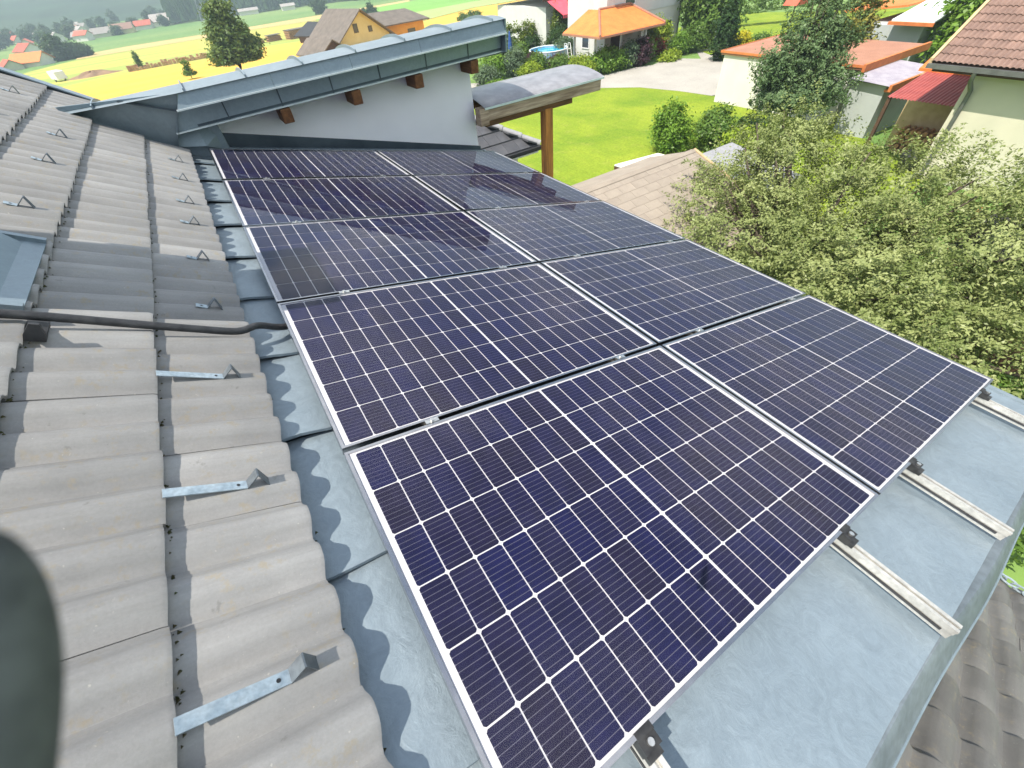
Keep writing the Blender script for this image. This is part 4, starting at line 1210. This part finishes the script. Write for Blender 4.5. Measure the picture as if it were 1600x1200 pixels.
window(ah, 36.0, 46.5, 1.4, 1.6, 1.6)

# pool with ladder, parasol and pot
pool = thing('swimming_pool', 'round above-ground pool with bright turquoise water', 'pool', (28.9, 39.0, 0))
ring = lambda r, z, n=36: [(28.9 + r * math.cos(2 * math.pi * k / n), 39.0 + r * math.sin(2 * math.pi * k / n), z) for k in range(n)]
wv = ring(1.75, 0) + ring(1.75, 1.1) + ring(1.68, 1.1) + ring(1.68, 0.95)
MB().add(wv, [(a * 36 + k, a * 36 + (k + 1) % 36, (a + 1) * 36 + (k + 1) % 36, (a + 1) * 36 + k) for a in range(3) for k in range(36)]).obj('pool_wall', 'pool_wall', pool, smooth=True)
MB().add(ring(1.69, 0.98), [tuple(range(36))]).obj('water', 'pool_water', pool)
MB().tube([Vector(p) for p in ring(1.72, 1.12)] + [Vector(ring(1.72, 1.12)[0])], 0.05, 8).obj('rim', 'white_paint', pool, smooth=True)
lad = MB()
for dx in (-0.2, 0.2):
    lad.tube([(29.9 + dx, 36.9, 0), (29.9 + dx, 37.35, 1.5), (29.9 + dx, 37.6, 1.5), (29.9 + dx, 37.8, 0.3)], 0.03, 8)
for k in range(4):
    lad.box(29.7, 30.1, 36.95 + 0.1 * k, 37.05 + 0.1 * k, 0.25 + 0.28 * k, 0.29 + 0.28 * k)
tag(lad.obj('pool_ladder', 'white_paint'), 'white ladder leaning over the pool rim', 'ladder')
ps = thing('parasol', 'closed dark blue parasol near the annex roof end', 'parasol', (26.9, 42.3, 0))
MB().tube([(26.9, 42.3, 0), (26.9, 42.3, 2.5)], 0.03, 8).obj('pole', 'white_paint', ps)
MB().tube([(26.9, 42.3, 0.9), (26.9, 42.3, 1.3), (26.9, 42.3, 2.4), (26.9, 42.3, 2.5)], [0.20, 0.22, 0.06, 0.02], 10).obj('folded_canopy', 'umbrella_blue', ps, smooth=True)
pt = thing('plant_pot', 'terracotta pot beside the left porch post', 'pot', (29.0, 36.1, 0))
MB().tube([(29.0, 36.1, 0), (29.0, 36.1, 0.55)], [0.22, 0.34], 16).obj('pot', 'terracotta_pot', pt, smooth=True)
MB().tube([(29.0, 36.1, 0.55), (29.0, 36.1, 0.62)], [0.37, 0.37], 16).obj('rim', 'terracotta_pot', pt, smooth=True)

# white garage with terracotta flat roof and grey shed attached to it
ga = thing('garage', 'white garage with a flat terracotta coloured roof', 'garage', (30, 15.5, 0))
B(27.6, 33.2, 12.2, 19.6, -0.3, 2.42).obj('wall', 'white_render', ga)
slab_roof([(27.50, 19.75, 2.60), (27.50, 11.75, 2.60), (33.6, 11.75, 2.60), (33.6, 19.75, 2.60)], 0.17, 'roof', 'terracotta_sheet', ga)
MB().box(27.46, 27.50, 11.75, 19.80, 2.52, 2.63).box(27.44, 33.7, 11.62, 11.75, 2.36, 2.68).box(27.50, 33.7, 19.75, 19.80, 2.52, 2.63).obj('roof_edge', 'orange_trim', ga)
window(ga, 15.55, 27.6, 1.35, 0.9, 1.0, 'x')
window(ga, 13.3, 27.6, 1.35, 0.9, 1.0, 'x')
sd = thing('shed', 'grey rendered shed with a translucent corrugated roof in front of the garage', 'shed', (29, 11, 0))
B(26.6, 30.6, 10.05, 11.55, -0.2, 2.18).obj('wall', 'grey_render', sd)
cs = MB()
def corr(u, t):
    x = 26.35 + 4.5 * u
    return (x, 9.85 + 1.75 * t, 2.22 + 0.12 * t + 0.022 * math.sin(x * 2 * math.pi / 0.16))
cs.grid(corr, 220, 1).obj('roof', 'clear_corrugated', sd, smooth=True)
MB().box(26.3, 30.9, 9.72, 9.84, 2.02, 2.27).obj('roof_edge', 'orange_trim', sd)
for i in range(12):
    B(26.5 + i * 0.37, 26.56 + i * 0.37, 9.74, 10.05, 1.95, 2.05).obj('rafter', 'orange_trim', sd)

# brown tiled house on the right
rh = thing('brown_roof_house', 'beige house with a brown tiled roof at the right edge', 'house', (28, 1, 0))
B(23.45, 33, -8, 6.40, -0.2, 3.9).obj('wall', 'beige_render', rh)
base_r = MB().prism([(22.93, 7.63, 3.81), (22.93, -8, 3.81), (28.2, -8, 6.85), (28.2, 7.63, 6.85)], (0, 0, -0.10)).prism([(33.5, 7.63, 3.81), (33.5, -8, 3.81), (28.22, -8, 6.85), (28.22, 7.63, 6.85)], (0, 0, -0.10)).obj('roof', 'brown_timber', rh)
MB().prism([(23.6, 6.39, 3.8), (33, 6.59, 3.8), (28.2, 6.59, 6.5)], (0, -0.2, 0)).obj('gable_wall', 'beige_render', rh)
rt = tile_mesh('roof_tile', 'brown_tile', 0.32, 0.36)
BF = Matrix.Translation((22.88, 7.63, 3.835)) @ Matrix.Rotation(math.pi, 4, 'Z') @ Matrix.Rotation(math.atan(3.04 / 5.27), 4, 'Y')
for c in range(16):
    for k in range(14):
        link('roof_tile', rt, base_r, BF @ Matrix.Translation((-0.36 * c + rnd.uniform(-.004, .004), 0.32 * k + rnd.uniform(-.002, .002), rnd.uniform(0, .004))))
MB().prism([(22.87, 7.60, 3.66), (22.87, 7.60, 3.94), (28.2, 7.60, 7.02), (28.2, 7.60, 6.74)], (0, 0.10, 0)).obj('verge_board', 'light_board', rh)
B(22.76, 22.88, -8, 7.68, 3.66, 3.80).obj('gutter', 'grey_pipe', rh)
B(22.93, 23.45, -8, 7.5, 3.56, 3.63).obj('soffit', 'brown_timber', rh)
MB().tube([(22.82, 6.20, 3.66), (22.88, 6.20, 3.40), (23.34, 6.17, 3.05), (23.37, 6.17, 2.8), (23.37, 6.17, 0)], 0.07, 10).obj('downpipe', 'grey_pipe', rh, smooth=True)
window(rh, 2.2, 23.45, 1.9, 1.3, 1.4, 'x')

# woodshed between the shed and the brown roofed house
ws = thing('woodshed', 'open woodshed with a red corrugated roof beside the beige house', 'shed', (25.5, 7.6, 0))
def rcorr(u, t):
    y = 6.3 + 2.5 * u
    return (23.7 + 2.8 * t, y, 2.45 + 0.42 * t + 0.018 * math.sin(y * 2 * math.pi / 0.13))
MB().grid(rcorr, 160, 1).obj('roof', 'red_sheet', ws, smooth=True)
slab_roof([(26.4, 9.1, 2.95), (26.4, 5.6, 2.95), (28.4, 5.6, 3.75), (28.4, 9.1, 3.75)], 0.1, 'upper_roof', 'orange_roof', ws)
slab_roof([(25.2, 6.2, 2.9), (27.6, 5.4, 2.9), (27.6, 6.6, 3.6)], 0.08, 'upper_roof', 'orange_roof', ws)
B(26.3, 26.4, 6.2, 8.9, 0, 2.8).obj('back_wall', 'light_board', ws)
for x, y in ((23.8, 8.7), (23.8, 6.4)):
    B(x - .06, x + .06, y - .06, y + .06, 0, 2.44).obj('post', 'brown_timber', ws)
lp = thing('firewood_pile', 'stack of split firewood inside the red roofed woodshed', 'firewood', (25.8, 7.6, 0))
lg = MB()
for i in range(8):
    for j in range(5):
        lg.tube([(25.5, 6.7 + 0.23 * i + 0.1 * (j % 2), 0.12 + 0.2 * j), (26.2, 6.7 + 0.23 * i + 0.1 * (j % 2), 0.12 + 0.2 * j)], 0.1 * rnd.uniform(.8, 1.05), 7)
o = lg.obj('logs', 'log_wood', lp)
o['kind'] = 'stuff'
tag(MB().tube([(24.3, 6.9, 0), (24.3, 6.9, 0.12), (24.3, 6.9, 0.55), (24.3, 6.9, 0.6)], [0.4, 0.5, 0.55, 0.5], 14).obj('tub', 'black_sheet', smooth=True), 'black tub standing under the red woodshed roof', 'tub')

# far neighbour with the pale metal roof
mh = thing('pale_roof_house', 'small house with a white metal roof and orange fascia behind the conifer', 'house', (39, 15, 0))
B(37.2, 42, 13.6, 17.0, 0, 2.75).obj('wall', 'grey_render', mh)
slab_roof([(36.6, 13.0, 3.1), (36.6, 15.2, 3.1), (43, 15.2, 4.0), (43, 13.0, 4.0)], 0.09, 'roof', 'white_metal_roof', mh)
MB().box(36.5, 36.6, 12.95, 15.3, 2.86, 3.02).obj('fascia', 'orange_trim', mh)
slab_roof([(38, 15.21, 3.6), (38, 19, 3.2), (44, 19, 3.2), (44, 15.21, 3.6)], 0.1, 'roof', 'orange_roof', mh)
window(mh, 14.4, 37.2, 1.4, 0.9, 1.2, 'x')
bh = thing('bird_house', 'red-brown roofed bird house on a pole at the back lawn', 'bird house', (45.5, 26.6, 0))
MB().tube([(45.5, 26.6, 0), (45.5, 26.6, 2.6)], 0.06, 8).obj('pole', 'brown_timber', bh)
MB().prism([(44.6, 26.0, 2.6), (46.4, 26.0, 2.6), (45.5, 26.0, 3.4)], (0, 1.2, 0)).obj('roof', 'far_red_roof', bh)

# garden hut with bitumen shingles
gh = thing('garden_hut', 'garden hut with a grey-brown shingle roof below the panels', 'hut', (11, 7.5, 0))
# ridge runs along x at y = 8.9, near slope falls to -y
def shingles(parent, x0, x1, yr, zr, ye, ze, rows):
    for r in range(rows):
        t0, t1 = r / rows, (r + 1) / rows + 0.02
        x = x0 - (0.25 if r % 2 else 0)
        while x < x1:
            a, b = max(x, x0), min(x + 0.5, x1)
            if b - a > 0.04:
                lerp = lambda p, q, t: p + (q - p) * t
                MB().prism([(a + .004, lerp(ye, yr, t0), lerp(ze, zr, t0) + 0.012), (b - .004, lerp(ye, yr, t0), lerp(ze, zr, t0) + 0.012), (b - .004, lerp(ye, yr, t1), lerp(ze, zr, t1) + 0.004), (a + .004, lerp(ye, yr, t1), lerp(ze, zr, t1) + 0.004)], (0, 0, -0.008)).obj('shingle', 'bitumen_shingle', parent)
            x += 0.5
hr = MB().prism([(7.2, 5.6, 2.08), (12.1, 5.6, 2.08), (12.1, 8.9, 3.17), (7.2, 8.9, 3.17)], (0, 0, -0.06)).prism([(7.2, 8.905, 3.17), (12.1, 8.905, 3.17), (12.1, 10.6, 2.6), (7.2, 10.6, 2.6)], (0, 0, -0.06)).obj('hut_roof', 'bitumen_shingle', gh)
shingles(hr, 7.2, 12.1, 8.9, 3.175, 5.6, 2.085, 12)
MB().prism([(7.2, 8.80, 3.165), (12.12, 8.80, 3.165), (12.12, 8.9, 3.215), (12.12, 9.0, 3.165), (7.2, 9.0, 3.165), (7.2, 8.9, 3.215)][0:2] + [(12.12, 8.9, 3.215), (7.2, 8.9, 3.215)], (0, 0.02, -0.02)).obj('ridge_strip', 'bitumen_shingle', gh)
MB().prism([(12.1, 5.55, 1.98), (12.1, 5.55, 2.10), (12.1, 8.92, 3.22), (12.1, 8.92, 3.08)], (0.09, 0, 0)).obj('verge_board', 'light_board', gh)
B(7.6, 11.8, 6.2, 10.0, 0, 2.05).obj('wall', 'brown_timber', gh)
gh2 = thing('flat_roof_lean_to', 'pale grey roofed lean-to right of the shingle hut under the apple leaves', 'lean-to', (13.4, 8.6, 0))
slab_roof([(12.3, 9.3, 2.75), (12.3, 6.6, 2.35), (14.6, 6.6, 2.35), (14.6, 9.3, 2.75)], 0.08, 'roof', 'hip_cap', gh2)
B(12.5, 14.4, 7.0, 9.0, 0, 2.3).obj('wall', 'light_board', gh2)
tb = thing('garden_shelter', 'white topped timber shelter at the edge of the lawn', 'shelter', (12.9, 11.8, 0))
slab_roof([(12.0, 12.15, 2.0), (12.05, 11.5, 2.0), (14.0, 11.1, 2.02), (13.9, 11.8, 2.02)], 0.04, 'roof', 'white_board', tb)
MB().prism([(12.0, 12.15, 1.955), (12.05, 11.5, 1.955), (14.0, 11.1, 1.975), (13.9, 11.8, 1.975)], (0, 0, -0.12)).obj('frame', 'brown_timber', tb)
for x, y in ((12.2, 11.95), (12.25, 11.6), (13.8, 11.25), (13.75, 11.7)):
    B(x - .04, x + .04, y - .04, y + .04, 0, 1.84).obj('post', 'brown_timber', tb)
# dark roof with an orange edge under the apple tree
dk = thing('dark_roof_shed', 'low shed with a dark roof and an orange edge board behind the apple tree', 'shed', (14, 0.6, 0))
slab_roof([(12.7, 2.05, 2.5), (14.8, 2.35, 2.62), (15.6, -0.6, 2.62), (13.4, -1.0, 2.5)], 0.08, 'roof', 'dark_brown_sheet', dk)
MB().prism([(12.68, 2.05, 2.36), (12.68, 2.05, 2.56), (14.8, 2.37, 2.68), (14.8, 2.37, 2.48)], (-0.01, 0.07, 0)).obj('edge_board', 'orange_trim', dk)
B(13.4, 15.0, -0.5, 1.8, 0, 2.4).obj('wall', 'brown_timber', dk)

# ------------------------------------------------------------------ farther off: barn, wood stacks, village
def rotm(x, y, a):
    return Matrix.Translation((x, y, T(x, y))) @ Matrix.Rotation(R(a), 4, 'Z')

def gable(name, label, cat, x, y, a, w, d, h, rh, wallm, roofm, group=None, ov=0.6, win=()):
    M = rotm(x, y, a)
    t = thing(name, label, cat, group=group, M=M)
    MB().prism([(-w / 2, -d / 2, -1), (w / 2, -d / 2, -1), (w / 2, -d / 2, h), (0, -d / 2, h + rh), (-w / 2, -d / 2, h)], (0, d, 0)).obj('wall', wallm, t, M)
    k = rh / (w / 2)
    for s in (-1, 1):
        MB().prism([(s * (w / 2 + ov), -d / 2 - ov, h - ov * k + 0.05), (0.002 * s, -d / 2 - ov, h + rh + 0.05), (0.002 * s, d / 2 + ov, h + rh + 0.05), (s * (w / 2 + ov), d / 2 + ov, h - ov * k + 0.05)], (0, 0, 0.16)).obj('roof', roofm, t, M)
    for wx, wz, ww, wh_ in win:
        o = B(wx - ww / 2, wx + ww / 2, -d / 2 - 0.06, -d / 2 + 0.02, wz - wh_ / 2, wz + wh_ / 2).obj('window', 'brown_timber', t, M)
        B(wx - ww / 2 + .08, wx + ww / 2 - .08, -d / 2 - 0.07, -d / 2 - 0.055, wz - wh_ / 2 + .08, wz + wh_ / 2 - .08).obj('pane', 'window_glass', o, M)
    return t, M

t, M = gable('yellow_barn', 'yellow gabled house with a grey-brown roof just above the annex roof', 'house', 28.4, 98.6, 12, 10.5, 10, 1.5, 3.6, 'yellow_render', 'barn_roof', ov=1.0, win=((-1.2, 2.9, 0.9, 1.2), (1.6, 2.5, 0.8, 0.8)))
M2 = rotm(36.2, 101.5, 5)
MB().box(-6, 6.2, -4.5, 4.5, -1.5, 2.6).obj('side_wing', 'orange_render', t, M2)
MB().prism([(-7, -5.4, 2.5), (7.2, -5.4, 2.5), (5.2, 0, 4.0), (-7, 0, 4.2)], (0, 0, 0.18)).prism([(-7, 5.4, 2.5), (7.2, 5.4, 2.5), (5.2, 0.01, 4.0), (-7, 0.01, 4.2)], (0, 0, 0.18)).obj('wing_roof', 'barn_roof', t, M2)
MB().box(2.6, 4.2, -4.58, -4.48, 0.9, 1.6).obj('wing_window', 'window_glass', t, M2)
t, M = gable('open_barn', 'long open barn with a black roof beside the log stacks', 'barn', 37, 146, 18, 9, 16, 1.6, 1.9, 'brown_timber', 'black_sheet', ov=0.8)
t, M = gable('small_barn', 'low annex with weathered boards in front of the yellow house', 'barn', 21.5, 92.5, 14, 4.5, 7, 0.5, 1.4, 'brown_timber', 'barn_roof', ov=0.7)

def log_stack(x, y, a, w, d, h, lab):
    M = rotm(x, y, a)
    t = thing('log_stack', lab, 'log stack', group='log stacks at the edge of the wheat field', M=M)
    b = MB()
    r = 0.16
    for j in range(int(h / (r * 1.75))):
        for i in range(int(w / (2 * r))):
            b.tube([(-w / 2 + 2 * r * i + (r if j % 2 else 0), -d / 2 + rnd.uniform(-.15, .15), r + j * r * 1.75), (-w / 2 + 2 * r * i + (r if j % 2 else 0), d / 2, r + j * r * 1.75)], r * rnd.uniform(0.75, 1.0), 7)
    o = b.obj('logs', 'log_wood', t, M)
    o['kind'] = 'stuff'
    MB().box(-w / 2 - .1, w / 2 + .1, -d / 2 - .1, d / 2 + .1, h, h + 0.1).obj('cover', 'barn_roof', t, M)
log_stack(35.8, 181, 10, 6.4, 4.0, 2.3, 'largest log stack, next to the black roofed barn')
log_stack(29.2, 185, 10, 4.2, 2.6, 1.6, 'middle log stack on the field edge')
log_stack(24.0, 184, 12, 4.0, 2.2, 1.0, 'low log stack nearest the tall tree')
lm_ = MB()
lt = thing('timber_pile', 'long row of sawn timber lying across the field edge left of the tall tree', 'timber', (-2, 156, T(-2, 156)))
for i in range(22):
    x = -10.5 + i * 0.82
    y = 155 + i * 0.15
    z = T(x, y)
    for j in range(3):
        lm_.box(x, x + rnd.uniform(0.5, 0.9), y - 0.9 + 0.6 * j, y - 0.45 + 0.6 * j, z - 0.1, z + rnd.uniform(0.5, 1.3))
o = lm_.obj('planks', 'sawn_wood', lt)
o['kind'] = 'stuff'
def mound(name, label, x, y, rx, ry, h, m):
    rs = np.random.RandomState(9)
    def fn(u, t):
        a = 2 * math.pi * u
        k = 1 + 0.15 * math.sin(3 * a + 1) + 0.1 * math.sin(7 * a)
        return (x + rx * t * math.cos(a) * k, y + ry * t * math.sin(a) * k, T(x, y) - 0.15 + h * (1 - t * t) * (1 + 0.2 * math.sin(5 * a + 6 * t)))
    tag(MB().grid(fn, 40, 10).obj(name, m, smooth=True), label, 'earth mound')
mound('earth_mound', 'brown earth mound at the corner of the wheat field', -19.0, 167.5, 6.2, 3.6, 1.2, 'dry_earth')
tr = thing('field_trailer', 'small white box trailer standing at the field edge', 'trailer', M=rotm(-26.3, 170.5, 24))
Mt = wm(tr)
bevel(B(-1.1, 1.1, -2.2, 2.2, 0.55, 2.2).obj('body', 'white_paint', tr, Mt), 0.1)
for sx in (-1.0, 1.0):
    MB().tube([(sx - 0.1, 0, 0.35), (sx + 0.1, 0, 0.35)], 0.35, 14).obj('wheel', 'black_sheet', tr, Mt)

plant('ash_tree', 'tall bushy green tree standing alone in the wheat field', 'tree', (7.0, 79.5, T(7, 79.5)),
      [(0, 0, 2.0, 3.1, 3.0, 2.2), (0.3, 0, 4.2, 2.5, 2.5, 2.1), (0.3, 0, 6.4, 1.6, 1.6, 1.7), (1.6, 0, 3.0, 2.0, 2.0, 1.8)], 'ash_leaf', 560, 30, 0.24, 0.36, 0.22, part='crown', shell=0.45, limbs=8)
plant('young_spruce', 'small young spruce just above the annex roof, left of the tall tree', 'tree', (0.9, 88.5, T(0.9, 88.5)), [(0, 0, 0.6, 0.8, 0.8, 0.7), (0, 0, 1.6, 0.45, 0.45, 0.8)], 'mid_leaf', 60, 20, 0.16, 0.18, 0.07, part='crown')
plant('young_spruce', 'thin leaning sapling beside the timber pile', 'tree', (-7.6, 156, T(-8, 156)), [(0, 0, 1.4, 0.5, 0.5, 1.2), (0, 0, 2.8, 0.35, 0.35, 0.9)], 'mid_leaf', 50, 18, 0.24, 0.22, 0.08, part='crown')
plant('field_tree', 'dark round tree alone at the far field boundary', 'tree', (86.5, 347, T(86, 347)), [(0, 0, 4, 4.0, 4.0, 3.4)], 'far_leaf', 120, 24, 0.6, 0.8, 0.4, part='crown')
for k, (x, y, h) in enumerate(((77.5, 239, 3.4), (80.5, 238, 5.2), (82.5, 240, 4.2))):
    plant('field_tree', ['left one of the dark conifers behind the yellow house roof', 'tallest of the dark conifers behind the yellow house roof', 'right one of the dark conifers behind the yellow house roof'][k], 'tree', (x, y, T(x, y)), [(0, 0, h * 0.4, 1.6, 1.6, h * 0.4), (0, 0, h * 0.75, 0.9, 0.9, h * 0.3)], 'far_leaf', 70, 22, 0.35, 0.4, 0.15, part='crown', group='conifers behind the yellow house')
plant('corn_clump', 'tall grassy clump on the wheat field right of the yellow house', 'shrub', (77, 142, T(77, 142)), [(-2.5, 0, 0.8, 1.4, 1.0, 0.9), (0, 0, 0.9, 1.6, 1.0, 1.0), (2.5, 0, 0.8, 1.4, 1.0, 0.9)], 'mid_leaf', 110, 22, 0.26, 0.3)
plant('shade_tree', 'large dark tree beside the red roofed houses of the village', 'tree', (-38.5, 292, T(-38, 292)), [(-1.5, 0, 3.5, 3.8, 3.6, 3.2), (-0.5, 0, 6.2, 2.4, 2.4, 2.4), (3.5, 1, 2.6, 4.0, 3.0, 2.5)], 'far_leaf', 380, 26, 0.5, 0.7, 0.4, part='crown')
plant('shade_tree', 'lower rounded dark tree right of the large village tree', 'tree', (-32.0, 297, T(-32, 297)), [(0, 0, 2.0, 3.0, 2.6, 2.2)], 'far_leaf', 150, 24, 0.5, 0.6, 0.3, part='crown')

houses = [
    (-61.5, 371, 30, 9, 12, 2.6, 2.6, 'white_render', 'far_red_roof', 'red roofed village house behind the salmon roofed one'),
    (-49.0, 287, 60, 8, 12, 1.8, 2.4, 'white_render', 'orange_roof', 'salmon roofed village house nearest to the field'),
    (-55.0, 280, 20, 6, 8, 1.5, 1.8, 'beige_render', 'far_red_roof', 'small red roof at the left edge of the village'),
    (6.5, 491, 80, 13, 20, 3.6, 4.6, 'white_render', 'far_grey_roof', 'big farmhouse with a pale roof in front of the forest'),
    (-7.5, 479, 75, 10, 13, 3.0, 3.0, 'white_render', 'far_red_roof', 'red roofed farm building left of the pale roofed farmhouse'),
    (-20.5, 464, 80, 11, 16, 3.2, 3.4, 'yellow_render', 'far_brown_roof', 'yellow farm building with a brown roof'),
    (-32.0, 462, 80, 11, 16, 2.6, 3.2, 'beige_render', 'far_grey_roof', 'grey roofed farm building at the left end of the farm'),
    (-46.5, 470, 70, 8, 10, 2.5, 2.4, 'white_render', 'far_grey_roof', 'small grey roofed house left of the farm'),
    (63.5, 470, 85, 6, 17, 3.0, 1.5, 'white_render', 'far_grey_roof', 'low white building at the left forest edge'),
    (90.5, 456, 85, 6, 12, 3.0, 1.5, 'white_render', 'far_grey_roof', 'low white building at the right forest edge'),
]
for x, y, a, w, d, h, rh_, wmn, rmn, lab in houses:
    if y > 440:
        w, d, h, rh_ = w * 0.8, d * 0.8, h * 0.8, rh_ * 0.8
    gable('farm_building' if y > 440 else 'village_house', lab, 'house', x, y, a, w, d, h, rh_, wmn, rmn, group='houses of the far village and farm')
vr = random.Random(21)
for k in range(26):
    a = R(vr.uniform(-13.5, -5.0))
    r = vr.uniform(430, 640)
    x, y = r * math.sin(a), r * math.cos(a)
    gable('village_house', 'small pale house among the far village trees', 'house', x, y, vr.uniform(0, 90), vr.uniform(5, 7), vr.uniform(6, 9), vr.uniform(1.8, 3.2), vr.uniform(1.4, 2.2), 'white_render', vr.choice(['far_grey_roof', 'far_red_roof', 'far_brown_roof', 'far_grey_roof']), group='small pale houses of the far village')
for k in range(34):
    a = R(vr.uniform(-13.5, 1.0))
    r = vr.uniform(440, 640)
    x, y = r * math.sin(a), r * math.cos(a)
    h = vr.uniform(4, 9)
    plant('village_tree', 'dark green tree among the houses of the far village', 'tree', (x, y, T(x, y)), [(0, 0, h * 0.5, h * 0.42, h * 0.42, h * 0.5)], 'far_leaf', 40, 18, 0.9, 0.9, 0.3, part='crown', group='trees of the far village')

# forest edge: reads as one mass
def forest():
    rs = np.random.RandomState(11)
    vs_, fs, tints = [], [], []
    for k in range(2600):
        a = R(rs.uniform(1.2, 30))
        edge = 478 if math.degrees(a) < 16 else 478 - (math.degrees(a) - 16) * 6.5
        r = edge + 2 + abs(rs.normal(0, 1)) * 70
        x, y = r * math.sin(a), r * math.cos(a)
        z = T(x, y) + max(0, r - edge) * 0.06
        h = rs.uniform(8, 15)
        w = rs.uniform(1.6, 2.8)
        b = len(vs_)
        n = 7
        for lv in range(3):
            z0 = z + h * (0.08 + 0.28 * lv)
            z1 = z + h * (0.50 + 0.25 * lv)
            rr = w * (1 - 0.28 * lv)
            b0 = len(vs_)
            for q in range(n):
                t = 2 * math.pi * q / n + rs.rand()
                vs_.append((x + rr * rs.uniform(.7, 1.15) * math.cos(t), y + rr * rs.uniform(.7, 1.15) * math.sin(t), z0 + rs.uniform(-.5, .5)))
            vs_.append((x, y, z1))
            fs += [(b0 + q, b0 + (q + 1) % n, b0 + n) for q in range(n)]
        tints += [rs.rand()] * (len(vs_) - b)
    me = bpy.data.meshes.new('forest')
    me.from_pydata(vs_, [], fs)
    at = me.attributes.new('tint', 'FLOAT', 'POINT')
    at.data.foreach_set('value', np.array(tints, np.float32))
    me.materials.append(MATS['far_leaf'])
    o = link('forest', me)
    o['kind'] = 'stuff'
    tag(o, 'dark conifer forest along the far field edge', 'forest')
forest()

# power pylon in front of the forest
py = MB()
bx, by = 31.0, 450.0
bz = T(bx, by)
lv = [(0, 3.2), (5, 2.3), (10, 1.6), (16, 1.0), (24, 0.5)]
def corner(i, k):
    z, w = lv[i]
    sx, sy = ((-1, -1), (1, -1), (1, 1), (-1, 1))[k]
    return (bx + sx * w, by + sy * w, bz + z)
for i in range(4):
    for k in range(4):
        py.tube([corner(i, k), corner(i + 1, k)], 0.16, 4)
        py.tube([corner(i, k), corner(i + 1, (k + 1) % 4)], 0.1, 4)
        py.tube([corner(i, (k + 1) % 4), corner(i + 1, k)], 0.1, 4)
for z in (16, 20):
    py.tube([(bx - 6, by, bz + z), (bx + 6, by, bz + z)], 0.14, 4)
tag(py.obj('power_pylon', 'steel_lattice'), 'steel lattice pylon in front of the forest behind the tall tree', 'pylon')

# ------------------------------------------------------------------ haze over the valley
hz = bpy.data.materials.new('haze')
hz.use_nodes = True
nt = hz.node_tree
nt.nodes.clear()
out = nt.nodes.new('ShaderNodeOutputMaterial')
pv = nt.nodes.new('ShaderNodeVolumePrincipled')
pv.inputs['Color'].default_value = (0.70, 0.90, 1.0, 1)
pv.inputs['Density'].default_value = 0.0008
pv.inputs['Anisotropy'].default_value = 0.1
nt.links.new(pv.outputs[0], out.inputs['Volume'])
ho = B(-6500, 6500, -6500, 6500, -40, 300).obj('haze', None)
ho.data.materials.append(hz)
ho['kind'] = 'stuff'
tag(ho, 'pale blue summer haze over the valley', 'haze')
